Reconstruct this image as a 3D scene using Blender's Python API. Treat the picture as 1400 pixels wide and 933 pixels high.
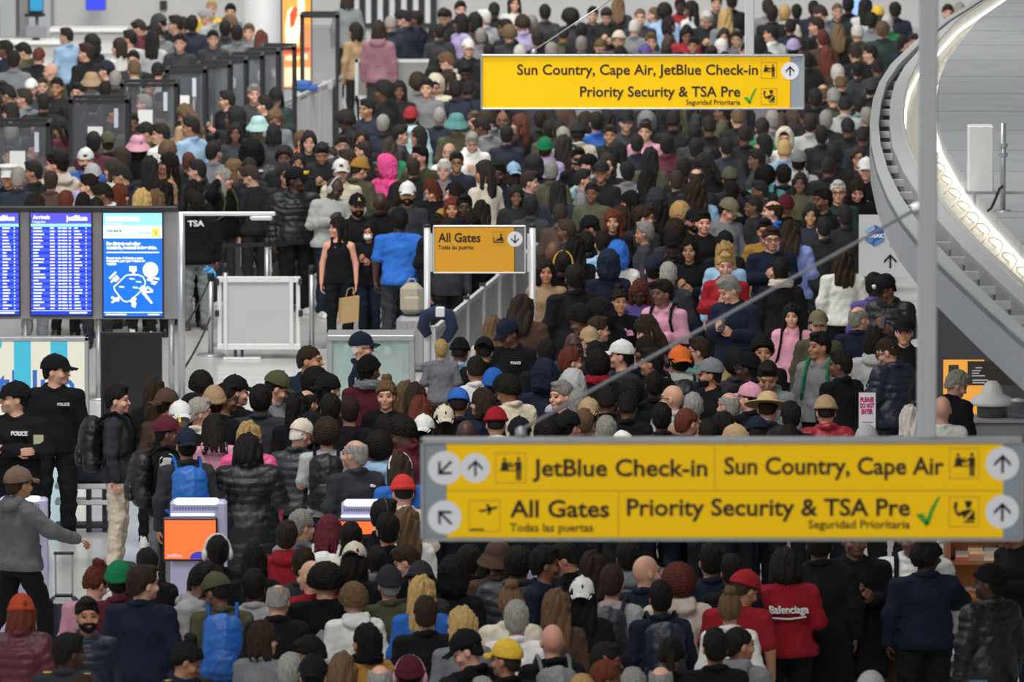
import bpy, math, random
import numpy as np
from mathutils import Vector, Matrix

for _o in list(bpy.data.objects):
    bpy.data.objects.remove(_o)
SC = bpy.context.scene
COL = SC.collection
rnd = random.Random(7)
nrs = np.random.RandomState(11)

# ------------------------------------------------------------------ camera
CAM_H = 10.8                     # eye height of the mezzanine the photo was taken from
FPX = 12000.0                    # focal length in pixels of the 1400-wide frame
PITCH = math.atan((466.5 + 760.0) / FPX)
cam = bpy.data.cameras.new('camera')
cam.sensor_width = 36.0
cam.lens = FPX / 1400.0 * 36.0
cam.clip_end = 600.0
cam.dof.use_dof = True
cam.dof.focus_distance = 84.0
cam.dof.aperture_fstop = 5.0
camo = bpy.data.objects.new('camera', cam)
COL.objects.link(camo)
camo.location = (0, 0, CAM_H)
camo.rotation_euler = (math.radians(90) - PITCH, 0, 0)
SC.camera = camo
CF = Vector((0, math.cos(PITCH), -math.sin(PITCH)))
CU = Vector((0, math.sin(PITCH), math.cos(PITCH)))


def ray(x, y):
    return CF + Vector(((x - 700.0) / FPX, 0, 0)) + CU * ((466.5 - y) / FPX)


def at_z(x, y, z):
    """Point of the place seen at photo position (x, y), standing at height z."""
    d = ray(x, y)
    return Vector((0, 0, CAM_H)) + d * ((z - CAM_H) / d.z)


def at_y(x, y, wy):
    """Point seen at photo position (x, y), at distance wy along the hall."""
    d = ray(x, y)
    return Vector((0, 0, CAM_H)) + d * (wy / d.y)


# ------------------------------------------------------------------ light
SC.view_settings.view_transform = 'Standard'
SC.view_settings.look = 'None'
SC.view_settings.gamma = 1.0
SC.view_settings.use_curve_mapping = False
SC.view_settings.exposure = 0.0
w = bpy.data.worlds.new('hall_light')
SC.world = w
w.use_nodes = True
w.node_tree.nodes['Background'].inputs[0].default_value = (0.92, 0.95, 1.0, 1)
w.node_tree.nodes['Background'].inputs[1].default_value = 0.26


def area(name, loc, rot, sx, sy, power, col=(1, .96, .9)):
    l = bpy.data.lights.new(name, 'AREA')
    l.shape = 'RECTANGLE'
    l.size, l.size_y, l.energy, l.color = sx, sy, power, col
    o = bpy.data.objects.new(name, l)
    o.location, o.rotation_euler = loc, rot
    COL.objects.link(o)
    return o


# rows of unseen ceiling lights, tilted away from the camera as added frontal fill
for k, (yy, pw) in enumerate(((6, 1500), (34, 1250), (56, 1500), (76, 2400), (96, 3000), (116, 3400), (136, 3200))):
    area('ceiling_fill_light', (-3.5, yy, 16.0), (math.radians(48), 0, 0), 10.0, 5.0, pw, (1.0, .975, .94))
# added cool fill light from the hall's left side, no real source there
area('side_fill_light', (-22, 78, 9.0), (0, math.radians(-68), 0), 10.0, 60.0, 1200, (0.86, 0.93, 1.0))

# ------------------------------------------------------------------ materials
MATS = {}


def mat(name, col=(0.5, 0.5, 0.5), rough=0.6, metal=0.0, emit=0.0, bump=0.0, bscale=60.0, var=0.0, vscale=8.0,
        objcol=False, spec=0.5, stretch=None, alpha=None, trans=0.0, attr=None):
    """Procedural material: base colour with a noise variation and a noise bump."""
    if name in MATS:
        return MATS[name]
    m = bpy.data.materials.new(name)
    m.use_nodes = True
    nt = m.node_tree
    b = nt.nodes['Principled BSDF']
    b.inputs['Roughness'].default_value = rough
    b.inputs['Metallic'].default_value = metal
    b.inputs['Specular IOR Level'].default_value = spec
    tc = nt.nodes.new('ShaderNodeTexCoord')
    if objcol:
        oi = nt.nodes.new('ShaderNodeObjectInfo')
        src = oi.outputs['Color']
    elif attr:
        va = nt.nodes.new('ShaderNodeVertexColor')
        va.layer_name = attr
        src = va.outputs['Color']
    else:
        rgb = nt.nodes.new('ShaderNodeRGB')
        rgb.outputs[0].default_value = (*col, 1)
        src = rgb.outputs[0]
    if var:
        n = nt.nodes.new('ShaderNodeTexNoise')
        n.inputs['Scale'].default_value = vscale
        n.inputs['Detail'].default_value = 3.0
        if stretch:
            mp = nt.nodes.new('ShaderNodeMapping')
            mp.inputs['Scale'].default_value = stretch
            nt.links.new(tc.outputs['Object'], mp.inputs['Vector'])
            nt.links.new(mp.outputs[0], n.inputs['Vector'])
        else:
            nt.links.new(tc.outputs['Object'], n.inputs['Vector'])
        mr = nt.nodes.new('ShaderNodeMapRange')
        mr.inputs['From Min'].default_value = 0.3
        mr.inputs['From Max'].default_value = 0.7
        mr.inputs['To Min'].default_value = 1 - var
        mr.inputs['To Max'].default_value = 1 + var
        nt.links.new(n.outputs['Fac'], mr.inputs['Value'])
        mx = nt.nodes.new('ShaderNodeVectorMath')
        mx.operation = 'SCALE'
        nt.links.new(src, mx.inputs[0])
        nt.links.new(mr.outputs[0], mx.inputs['Scale'])
        src = mx.outputs[0]
    nt.links.new(src, b.inputs['Base Color'])
    if emit:
        nt.links.new(src, b.inputs['Emission Color'])
        b.inputs['Emission Strength'].default_value = emit
    if bump:
        n2 = nt.nodes.new('ShaderNodeTexNoise')
        n2.inputs['Scale'].default_value = bscale
        n2.inputs['Detail'].default_value = 4.0
        if stretch:
            mp2 = nt.nodes.new('ShaderNodeMapping')
            mp2.inputs['Scale'].default_value = stretch
            nt.links.new(tc.outputs['Object'], mp2.inputs['Vector'])
            nt.links.new(mp2.outputs[0], n2.inputs['Vector'])
        else:
            nt.links.new(tc.outputs['Object'], n2.inputs['Vector'])
        bp = nt.nodes.new('ShaderNodeBump')
        bp.inputs['Strength'].default_value = bump
        bp.inputs['Distance'].default_value = 0.02
        nt.links.new(n2.outputs['Fac'], bp.inputs['Height'])
        nt.links.new(bp.outputs[0], b.inputs['Normal'])
    if alpha is not None:
        b.inputs['Alpha'].default_value = alpha
    if trans:
        b.inputs['Transmission Weight'].default_value = trans
    MATS[name] = m
    return m


def srgb(h):
    h = h.lstrip('#')
    c = [int(h[i:i + 2], 16) / 255 for i in (0, 2, 4)]
    return tuple(x / 12.92 if x <= 0.04045 else ((x + 0.055) / 1.055) ** 2.4 for x in c)


# ------------------------------------------------------------------ mesh helpers
class MB:
    """Collects boxes, tubes, lathes and prisms into one mesh."""

    def __init__(self):
        self.v, self.f, self.mi = [], [], []
        self.mat_i = 0

    def add(self, vs, fs):
        n = len(self.v)
        self.v += [tuple(p) for p in vs]
        self.f += [[n + i for i in f] for f in fs]
        self.mi += [self.mat_i] * len(fs)
        return self

    def box(self, c, s, rz=0.0, bev=0.0):
        x, y, z = s[0] / 2, s[1] / 2, s[2] / 2
        b = min(bev, x * .9, y * .9, z * .9)
        ca, sa = math.cos(rz), math.sin(rz)

        def T(p):
            return (c[0] + p[0] * ca - p[1] * sa, c[1] + p[0] * sa + p[1] * ca, c[2] + p[2])
        if b <= 0:
            vs = [(-x, -y, -z), (x, -y, -z), (x, y, -z), (-x, y, -z), (-x, -y, z), (x, -y, z), (x, y, z), (-x, y, z)]
            fs = [(3, 2, 1, 0), (4, 5, 6, 7), (0, 1, 5, 4), (1, 2, 6, 5), (2, 3, 7, 6), (3, 0, 4, 7)]
            return self.add([T(p) for p in vs], fs)
        ring = lambda X, Y: [(-X + b, -Y), (X - b, -Y), (X, -Y + b), (X, Y - b), (X - b, Y), (-X + b, Y), (-X, Y - b), (-X, -Y + b)]
        vs = []
        for (ins, zz) in ((b, -z), (0, -z + b), (0, z - b), (b, z)):
            vs += [(p[0] * (x - ins) / x, p[1] * (y - ins) / y, zz) for p in ring(x, y)]
        fs = [list(range(7, -1, -1)), list(range(24, 32))]
        for r in range(3):
            for i in range(8):
                j = (i + 1) % 8
                fs.append((r * 8 + i, r * 8 + j, r * 8 + 8 + j, r * 8 + 8 + i))
        return self.add([T(p) for p in vs], fs)

    def tube(self, pts, r, n=10, caps=True):
        pts = [Vector(p) for p in pts]
        vs, fs = [], []
        prev = None
        for i, p in enumerate(pts):
            d = (pts[min(i + 1, len(pts) - 1)] - pts[max(i - 1, 0)])
            d = d.normalized() if d.length > 1e-9 else Vector((0, 0, 1))
            if prev is None:
                a = Vector((0, 0, 1)) if abs(d.z) < .9 else Vector((1, 0, 0))
                u = d.cross(a).normalized()
            else:
                u = (prev - d * prev.dot(d)).normalized()
            prev = u
            v = d.cross(u)
            rr = r[i] if isinstance(r, (list, tuple)) else r
            for k in range(n):
                t = 2 * math.pi * k / n
                vs.append(p + u * (rr * math.cos(t)) + v * (rr * math.sin(t)))
        for i in range(len(pts) - 1):
            for k in range(n):
                k2 = (k + 1) % n
                fs.append((i * n + k, i * n + k2, (i + 1) * n + k2, (i + 1) * n + k))
        if caps:
            fs.append(list(range(n - 1, -1, -1)))
            fs.append([(len(pts) - 1) * n + k for k in range(n)])
        return self.add(vs, fs)

    def lathe(self, prof, c=(0, 0, 0), n=24):
        vs, fs = [], []
        for (r, z) in prof:
            for k in range(n):
                t = 2 * math.pi * k / n
                vs.append((c[0] + r * math.cos(t), c[1] + r * math.sin(t), c[2] + z))
        for i in range(len(prof) - 1):
            for k in range(n):
                k2 = (k + 1) % n
                fs.append((i * n + k, i * n + k2, (i + 1) * n + k2, (i + 1) * n + k))
        fs.append(list(range(n - 1, -1, -1)))
        fs.append([(len(prof) - 1) * n + k for k in range(n)])
        return self.add(vs, fs)

    def poly(self, pts2, o, u, v, depth=0.0, nrm=None):
        """Flat polygon (2-D points) in the plane o + a*u + b*v, extruded by depth along nrm."""
        o, u, v = Vector(o), Vector(u), Vector(v)
        nrm = Vector(nrm) if nrm is not None else u.cross(v).normalized()
        n = len(pts2)
        top = [o + u * a + v * b + nrm * depth for a, b in pts2]
        if depth == 0:
            return self.add(top, [list(range(n))])
        bot = [o + u * a + v * b for a, b in pts2]
        fs = [list(range(n, 2 * n)), list(range(n - 1, -1, -1))]
        for i in range(n):
            j = (i + 1) % n
            fs.append((i, j, n + j, n + i))
        return self.add(bot + top, fs)

    def build(self, name, m, parent=None, smooth=False, loc=None):
        me = bpy.data.meshes.new(name)
        me.from_pydata(self.v, [], self.f)
        ms = m if isinstance(m, (list, tuple)) else [m]
        for q in ms:
            me.materials.append(q)
        if len(ms) > 1:
            me.polygons.foreach_set('material_index', self.mi)
        if smooth:
            me.shade_smooth()
        me.update()
        return link(name, me, parent, loc)


def link(name, me, parent=None, loc=None):
    o = bpy.data.objects.new(name, me)
    COL.objects.link(o)
    if parent is not None:
        o.parent = parent
    if loc is not None:
        o.location = loc
    return o


def tag(o, label=None, cat=None, group=None, kind=None):
    for k, v in (('label', label), ('category', cat), ('group', group), ('kind', kind)):
        if v:
            o[k] = v
    return o


def thing(name, label, cat, loc=(0, 0, 0), rz=0.0, group=None):
    o = bpy.data.objects.new(name, None)
    o.empty_display_size = 0.2
    COL.objects.link(o)
    o.location = loc
    o.rotation_euler = (0, 0, rz)
    return tag(o, label, cat, group)


def struct(name, mb, m, **k):
    return tag(mb.build(name, m, **k), kind='structure')


def text_mesh(txt, size, bold=0.0, align='LEFT', extrude=0.002, squeeze=1.0):
    c = bpy.data.curves.new('lettering', 'FONT')
    c.body = txt
    c.size = size
    c.offset = bold
    c.extrude = extrude
    c.align_x = align
    c.resolution_u = 3
    t = bpy.data.objects.new('lettering', c)
    COL.objects.link(t)
    dg = bpy.context.evaluated_depsgraph_get()
    dg.update()
    me = bpy.data.meshes.new_from_object(t.evaluated_get(dg))
    bpy.data.objects.remove(t)
    me.transform(Matrix.Diagonal((squeeze, 1, 1, 1)))
    return me


def text(txt, size, m, parent, loc, name='lettering', bold=0.0, align='LEFT', width=None, rot=(math.pi / 2, 0, 0), label=None, extrude=0.002):
    """Raised lettering facing the camera side (-Y). width fits the line to a length."""
    me = text_mesh(txt, size, bold, align, extrude)
    if width:
        xs = [v.co.x for v in me.vertices]
        s = width / max(1e-6, max(xs) - min(xs))
        x0 = min(xs) if align == 'LEFT' else 0
        for v in me.vertices:
            v.co.x = (v.co.x - x0) * s
    me.materials.clear()
    me.materials.append(m)
    o = link(name, me, parent, loc)
    o.rotation_euler = rot
    if label:
        o['label'] = label
    return o
# ------------------------------------------------------------------ the setting
OBST = []
def terrazzo():
    m = mat('terrazzo', (.56, .56, .545), rough=.22, var=.06, vscale=3.0, spec=.5)
    nt = m.node_tree
    return m


M_FLOOR = terrazzo()
M_WALL = mat('painted_wall', (.66, .66, .655), rough=.8, var=.03, vscale=1.5)
M_DARKWALL = mat('dark_wall', srgb('4a4c4f'), rough=.7, var=.05, vscale=2)
M_STEEL = mat('brushed_steel', srgb('b4b6b8'), rough=.38, metal=.75, var=.05, vscale=20)
M_ALU = mat('white_aluminium', srgb('d2d4d4'), rough=.4, metal=.2, var=.03)
M_GREYPAINT = mat('grey_paint', srgb('8d9094'), rough=.55, var=.03)
M_BLACK = mat('black_metal', srgb('1b1c1f'), rough=.5)
M_RUBBER = mat('black_belt', srgb('202124'), rough=.85)
M_WHITE = mat('white_plastic', srgb('dcdcda'), rough=.45)
M_PAPER = mat('paper', srgb('e2e2e0'), rough=.9)
M_YELLOW = mat('sign_yellow_glow', srgb('e6b808'), rough=.55, emit=.30, spec=.2)  # glow put into the yellow to lift the sign faces in dim light
M_AMBER = mat('sign_amber', srgb('e0a018'), rough=.5, emit=.08)
M_SLATE = mat('sign_slate', srgb('97a3ad'), rough=.5)
M_DSLATE = mat('sign_dark_slate', srgb('6f7276'), rough=.5)
M_INK = mat('sign_ink', srgb('2a1a12'), rough=.6)
M_INKB = mat('sign_arrow_ink', srgb('1a2036'), rough=.6)
M_LINE = mat('sign_line', srgb('b89a30'), rough=.6)
M_DISC = mat('sign_white', srgb('e6e7ea'), rough=.5, emit=.08)
M_GREEN = mat('tick_green', srgb('3fa52a'), rough=.5, emit=.05)
M_FROST = mat('frosted_panel', srgb('adb1b1'), rough=.35, var=.03, vscale=3)


def glass(name, col, rough=.02, alpha=.25):
    m = mat(name, col, rough=rough, alpha=alpha, spec=.6)
    return m


M_ACRYL = glass('clear_acrylic', (.20, .22, .25), .06, .22)
M_GREENGLASS = glass('greenish_glass', srgb('b9d4cc'), .03, .38)
M_CLEAR = glass('hall_glass', (.22, .24, .26), .05, .40)

# floor of the hall
fl = MB().box((-4, 105, -.05), (60, 150, .10))
struct('floor', fl, M_FLOOR)
# end wall and its glazed part
struct('wall_back', MB().box((-6, 163.2, 8.0), (44, .3, 16.0)), M_WALL)
wx0, wx1 = at_y(478, 20, 162).x, at_y(592, 20, 162).x
wf = MB()
for i in range(8):
    wf.box((wx0 + (wx1 - wx0) * i / 7, 162.9, 2.3), (.12, .16, 4.6))
for zz in (.06, 1.0, 1.25, 2.2, 3.3):
    wf.box(((wx0 + wx1) / 2, 162.92, zz), (wx1 - wx0, .10, .06))
win = struct('window_1', wf, M_BLACK)
MB().box(((wx0 + wx1) / 2, 162.99, 2.3), (wx1 - wx0, .02, 4.5)).build('pane', mat('bright_pane', srgb('c8ccd0'), rough=.1, emit=.35), win)
# pale wall pilasters at the far left
for i, (px, wpx) in enumerate(((8, 22), (52, 30))):
    c = at_y(px, 20, 160)
    struct('wall_pilaster', MB().box((c.x, 161.2, 3.0), (wpx / 75, 1.2, 6.0)), mat('pilaster_panel', srgb('b6babd'), rough=.5))
# round column
cc = at_y(359, 60, 141)
struct('column', MB().lathe([(.335, 0), (.335, .12), (.315, .14), (.315, 7)], (cc.x, 141, 0), 40), mat('column_render', srgb('b9babb'), rough=.55), smooth=True)
# dark wall of the shop under the curved roof
sx0 = at_y(1262, 500, 97).x
struct('wall_shop', MB().box((sx0 + 3.0, 97.2, 1.7), (6.0, .3, 3.4)), M_DARKWALL)

# ------------------------------------------------------------------ the curved roof on the right
RZ = 4.2
CURVE = [(-90, 1492, 1500, 1503, 1512, 1545), (-40, 1402, 1410, 1412, 1421, 1448), (-10, 1352, 1360, 1362, 1371, 1398), (12, 1318, 1326, 1328, 1337, 1366), (30, 1288, 1297, 1299, 1310, 1340),
         (60, 1249, 1259, 1264, 1282, 1316), (90, 1218, 1229, 1237, 1254, 1294), (115, 1202, 1212, 1223, 1241, 1284), (140, 1193, 1205, 1217, 1235, 1280), (170, 1189, 1201, 1216, 1234, 1281), (200, 1191, 1204, 1220, 1240, 1289),
         (235, 1199, 1214, 1235, 1256, 1308), (270, 1213, 1231, 1258, 1280, 1331), (300, 1230, 1251, 1281, 1304, 1358), (340, 1262, 1283, 1318, 1340, 1395), (380, 1303, 1322, 1360, 1384, 1434),
         (420, 1346, 1364, 1403, 1428, 1474), (470, 1402, 1420, 1458, 1482, 1528), (560, 1504, 1520, 1560, 1586, 1640)]


def ring_pt(row, k, z=RZ):
    p = at_z(row[k + 1], row[0], RZ)
    return Vector((p.x, p.y, z))


def strip(k0, k1, z0, z1, zk0=None):
    """A curved band between two of the roof's edge curves, top at z1, underside at z0."""
    m = MB()
    for a, b in zip(CURVE, CURVE[1:]):
        q = [ring_pt(a, k0), ring_pt(a, k1), ring_pt(b, k1), ring_pt(b, k0)]
        vs = [(p.x, p.y, z0) for p in q] + [(p.x, p.y, z1) for p in q]
        m.add(vs, [(0, 1, 2, 3), (7, 6, 5, 4), (4, 5, 1, 0), (5, 6, 2, 1), (6, 7, 3, 2), (7, 4, 0, 3)])
    return m


M_ROOF = mat('roof_boards', srgb('9a9d9f'), rough=.7, var=.07, vscale=2.2, bump=.1, bscale=8)
M_LIP = mat('roof_lip_paint', srgb('aeb2b1'), rough=.5, var=.03)
M_FASCIA = mat('roof_fascia_paint', srgb('9c9fa2'), rough=.55, var=.03)
M_GUTTER = mat('gutter_dark_grey', srgb('3a3c3d'), rough=.8)  # even dark grey for the gutter floor
M_COVE = mat('cove_white', srgb('b8b6ae'), rough=.6)
M_LED = mat('led_strip', (1.0, .95, .84), emit=2.6)
struct('roof_edge_lip', strip(0, 1, RZ - .05, RZ + .02), M_LIP)
fas = MB()
for a, b in zip(CURVE, CURVE[1:]):
    p, q = ring_pt(a, 0), ring_pt(b, 0)
    d = (q - p).normalized()
    nn_ = Vector((-d.y, d.x, 0)) * -.03
    vs = [(p.x, p.y, RZ - .36), (q.x, q.y, RZ - .36), (q.x, q.y, RZ), (p.x, p.y, RZ)]
    vs += [(x + .03, y, z) for x, y, z in vs]
    fas.add(vs, [(3, 2, 1, 0), (4, 5, 6, 7), (0, 1, 5, 4), (1, 2, 6, 5), (2, 3, 7, 6), (3, 0, 4, 7)])
struct('roof_fascia', fas, M_FASCIA)
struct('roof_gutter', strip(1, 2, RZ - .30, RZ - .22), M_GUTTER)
rb = MB()
for a, b in zip(CURVE, CURVE[1:]):
    for t in (.0, .5):
        p = ring_pt(a, 1) * (1 - t) + ring_pt(b, 1) * t
        q = ring_pt(a, 2) * (1 - t) + ring_pt(b, 2) * t
        rb.box(((p.x + q.x) / 2, (p.y + q.y) / 2, RZ - .10), (abs(q.x - p.x) + .02, .10, .06))
struct('roof_gutter_bracket_trim', rb, M_LIP)
struct('roof_ring_slab', strip(2, 3, RZ - .40, RZ + .0), mat('roof_ring_paint', srgb('b3b6b6'), rough=.6, var=.04))
struct('roof_cove_trim', strip(3, 4, RZ - .22, RZ - .16), M_COVE)
# main roof deck: from the cove's inner edge to the right, well outside the frame
dk = MB()
for a, b in zip(CURVE, CURVE[1:]):
    p, q = ring_pt(a, 4), ring_pt(b, 4)
    R = 9.0
    vs = [(p.x, p.y, RZ - .3), (R, p.y, RZ - .3), (R, q.y, RZ - .3), (q.x, q.y, RZ - .3)]
    vs += [(x, y, RZ + .05) for x, y, z in vs]
    dk.add(vs, [(0, 1, 2, 3), (7, 6, 5, 4), (4, 5, 1, 0), (5, 6, 2, 1), (6, 7, 3, 2), (7, 4, 0, 3)])
nt = M_ROOF.node_tree
# thin board joints across the deck
tcn = nt.nodes.new('ShaderNodeTexCoord')
mpn = nt.nodes.new('ShaderNodeMapping')
mpn.inputs['Rotation'].default_value = (0, 0, 0)
bk = nt.nodes.new('ShaderNodeTexBrick')
bk.inputs['Color1'].default_value = (*srgb('a0a3a5'), 1)
bk.inputs['Color2'].default_value = (*srgb('9a9da0'), 1)
bk.inputs['Mortar'].default_value = (*srgb('6c6f70'), 1)
bk.inputs['Scale'].default_value = 1.0
bk.inputs['Mortar Size'].default_value = .03
bk.inputs['Brick Width'].default_value = 60
bk.inputs['Row Height'].default_value = 2.4
nt.links.new(tcn.outputs['Object'], mpn.inputs[0])
nt.links.new(mpn.outputs[0], bk.inputs['Vector'])
for lk in list(nt.links):
    if lk.to_node.type == 'VECT_MATH' and lk.to_socket == lk.to_node.inputs[0]:
        nt.links.remove(lk)
for n in nt.nodes:
    if n.type == 'VECT_MATH':
        nt.links.new(bk.outputs['Color'], n.inputs[0])
struct('roof_deck', dk, M_ROOF)
# glowing strips and looped wiring in the cove
M_WIRE = mat('cove_wiring', srgb('c9c2b0'), rough=.6)
led = thing('cove_light', 'bright white lighting strip curving along the grey roof edge', 'light strip', tuple(ring_pt(CURVE[9], 3)))
led.location = (0, 0, 0)
for t, r in ((.06, .012), (.95, .034)):
    m = MB()
    m.tube([ring_pt(row, 3, RZ - .10) * (1 - t) + ring_pt(row, 4, RZ - .10) * t for row in CURVE], r, 8)
    m.build('tube_light', M_LED, led, smooth=True)
wr = MB()
pts = []
for a, b in zip(CURVE, CURVE[1:]):
    n_ = 26
    for i in range(n_):
        t = i / n_
        p = (ring_pt(a, 3) * .28 + ring_pt(a, 4) * .72) * (1 - t) + (ring_pt(b, 3) * .28 + ring_pt(b, 4) * .72) * t
        ph = 2 * math.pi * 4 * t
        pts.append((p.x + .045 * math.sin(ph), p.y + .5 * math.cos(ph) * .4, RZ - .11 + .06 * math.cos(ph * .5)))
wr.tube(pts, .008, 5)
wr.build('wiring', M_WIRE, led, smooth=True)
struct('roof_cove_rim_trim', (lambda m: (m.tube([ring_pt(r_, 3, RZ + .03) for r_ in CURVE], .016, 6), m)[1])(MB()), M_COVE)
# things standing on the roof deck
b0 = at_z(1340, 264, RZ + .05)
t = thing('roof_lantern', 'plain white box light standing on the grey roof deck', 'light', b0)
MB().box((0, 0, .30), (.225, .22, .60), bev=.012).build('casing', M_WHITE, t)
MB().box((0, 0, .012), (.25, .25, .024)).build('base_plate', M_GREYPAINT, t)
b1 = at_z(1371, 289, RZ + .05)
t = thing('pipe_post', 'thin steel pipe post with clamps bolted on the roof deck', 'post', b1)
MB().tube([(0, 0, 0), (0, 0, .76)], .024, 14).build('pipe', M_STEEL, t, smooth=True)
MB().lathe([(.075, 0), (.07, .012), (.03, .02)], n=20).build('base_plate', M_STEEL, t)
for z in (.47, .55):
    MB().lathe([(.040, z), (.040, z + .035)], n=14).build('clamp', M_STEEL, t)
MB().tube([(0, -.03, .22), (-.03, -.03, .20), (-.06, -.03, .12), (-.10, -.02, .03), (-.13, 0, .0)], .012, 8).build('cable', M_BLACK, t, smooth=True)

# ------------------------------------------------------------------ hanging signs
def px2(wy):
    return wy / FPX * (1.0 / math.cos(PITCH))


class SignKit:
    """Lays a sign's graphics out in its own plane, x to the right and z up, from the sign's own corner."""

    def __init__(self, name, label, wy, x0, y0, x1, y1, depth=.09):
        self.wy = wy
        self.o = at_y(x0, y1, wy)
        self.s = (at_y(x1, y1, wy).x - self.o.x) / (x1 - x0)
        self.sz = (at_y(x0, y0, wy).z - self.o.z) / (y1 - y0)
        self.x0, self.y1 = x0, y1
        self.W, self.H = (x1 - x0) * self.s, (y1 - y0) * self.sz
        self.t = thing(name, label, 'sign', self.o)
        self.dep = depth
        self.up = None

    def u(self, x, y):
        return ((x - self.x0) * self.s, (self.y1 - y) * self.sz)

    def rect(self, x0, y0, x1, y1, m, name, lift=.002, th=.004, label=None):
        (a, b), (c, d) = self.u(x0, y1), self.u(x1, y0)
        o = MB().box(((a + c) / 2, -lift, (b + d) / 2), (c - a, th, d - b)).build(name, m, self.up or self.t)
        if label:
            o['label'] = label
        return o

    def poly(self, pts, m, name, lift=.006):
        return self.polys([pts], m, name, lift)

    def polys(self, lst, m, name, lift=.006):
        b = MB()
        for pts in lst:
            b.poly([self.u(*p) for p in pts], (0, -lift, 0), (1, 0, 0), (0, 0, 1), .003, (0, -1, 0))
        return b.build(name, m, self.up or self.t)

    def words(self, txt, xa, xb, base, size_px, m, bold=.0, name='lettering', lift=.006):
        a, b = self.u(xa, base)
        return text(txt, size_px * self.sz, m, self.up or self.t, (a, -lift, b), name, bold=bold, width=(xb - xa) * self.s)


def circle(cx, cy, r, n=36):
    return [(cx + r * math.cos(2 * math.pi * i / n), cy - r * math.sin(2 * math.pi * i / n)) for i in range(n)]


def arrow(cx, cy, r, ang):
    """Pointing up for ang = 0, angles clockwise; pixel coordinates."""
    P = [[(-.105, .78), (.105, .78), (.105, -.62), (-.105, -.62)], [(0, -.78), (.70, -.05), (.70, .24), (0, -.46)], [(0, -.78), (0, -.46), (-.70, .24), (-.70, -.05)]]
    ca, sa = math.cos(math.radians(ang)), math.sin(math.radians(ang))
    return [[(cx + r * .92 * (x * ca - y * sa), cy + r * .92 * (x * sa + y * ca)) for x, y in p][::-1] for p in P]


def icon_frame(K, x0, y0, x1, y1):
    t = max(.7, (x1 - x0) * .022)
    K.up = K.polys([[(x0, y1), (x1, y1), (x1, y1 - t), (x0, y1 - t)], [(x0, y0 + t), (x1, y0 + t), (x1, y0), (x0, y0)], [(x0, y1), (x0 + t, y1), (x0 + t, y0), (x0, y0)], [(x1 - t, y1), (x1, y1), (x1, y0), (x1 - t, y0)]], M_LINE, 'pictogram_border', .0045)


def icon_checkin(K, x0, y0, x1, y1):
    icon_frame(K, x0, y0, x1, y1)
    w_, h_ = x1 - x0, y1 - y0
    F = lambda pts: [(x0 + a * w_, y0 + b * h_) for a, b in pts]
    C = lambda a, b, r: circle(x0 + a * w_, y0 + b * h_, r * w_, 14)
    K.polys([C(.30, .22, .055), C(.76, .20, .06), F([(.14, .60), (.66, .60), (.66, .56), (.14, .56)]), F([(.18, .56), (.44, .56), (.42, .30), (.22, .30)]),
             F([(.40, .46), (.52, .46), (.54, .30), (.50, .30)]), F([(.66, .58), (.86, .58), (.86, .29), (.68, .29)]), F([(.52, .50), (.68, .38), (.68, .30), (.50, .46)]),
             F([(.68, .90), (.76, .90), (.76, .57), (.68, .57)]), F([(.78, .90), (.85, .90), (.85, .57), (.78, .57)])], M_INK, 'pictogram')
    K.up = None


def icon_officer(K, x0, y0, x1, y1):
    icon_frame(K, x0, y0, x1, y1)
    w_, h_ = x1 - x0, y1 - y0
    F = lambda pts: [(x0 + a * w_, y0 + b * h_) for a, b in pts]
    K.polys([circle(x0 + .65 * w_, y0 + .29 * h_, .09 * w_, 14), F([(.55, .24), (.77, .24), (.77, .15), (.52, .13)]), F([(.15, .42), (.26, .42), (.30, .18), (.18, .18)]),
             F([(.18, .50), (.32, .66), (.52, .56), (.50, .44), (.32, .54), (.25, .40)]), F([(.48, .74), (.80, .42), (.58, .42), (.44, .52)]), F([(.56, .78), (.86, .78), (.86, .46), (.84, .46)]),
             F([(.50, .86), (.86, .86), (.86, .81), (.50, .81)])], M_INK, 'pictogram')
    K.up = None


def icon_plane(K, x0, y0, x1, y1):
    icon_frame(K, x0, y0, x1, y1)
    w_, h_ = x1 - x0, y1 - y0
    F = lambda pts: [(x0 + a * w_, y0 + b * h_) for a, b in pts]
    K.polys([F([(.40, .34), (.44, .38), (.90, .26), (.92, .20), (.84, .20), (.44, .31)]), F([(.34, .37), (.46, .37), (.42, .30), (.32, .30)]),
             F([(.60, .48), (.65, .48), (.74, .28), (.62, .29)]), F([(.62, .31), (.74, .27), (.60, .12), (.54, .13)]), F([(.04, .96), (.48, .96), (.48, .91), (.04, .91)])], M_INK, 'pictogram')
    K.up = None


def icon_seat(K, x0, y0, x1, y1):
    icon_frame(K, x0, y0, x1, y1)
    w_, h_ = x1 - x0, y1 - y0
    F = lambda pts: [(x0 + a * w_, y0 + b * h_) for a, b in pts]
    K.polys([circle(x0 + .70 * w_, y0 + .22 * h_, .09 * w_, 12), F([(.50, .66), (.74, .66), (.78, .34), (.62, .34)]), F([(.20, .66), (.52, .66), (.60, .50), (.40, .52)]),
             F([(.10, .82), (.90, .82), (.90, .74), (.10, .74)]), F([(.10, .76), (.16, .76), (.16, .40), (.10, .40)]), F([(.74, .70), (.90, .70), (.82, .40), (.76, .40)])], M_INK, 'pictogram')
    K.up = None


def tick(K, x0, y0, x1, y1):
    w_, h_ = x1 - x0, y1 - y0
    F = lambda pts: [(x0 + a * w_, y0 + b * h_) for a, b in pts]
    K.polys([F([(.42, 1.0), (.52, .92), (.32, .58), (.02, .62)]), F([(.42, 1.0), (.56, .92), (.70, .55), (1.0, .02), (.84, .10), (.60, .42), (.40, .85)])], M_GREEN, 'tick_mark')


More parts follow.
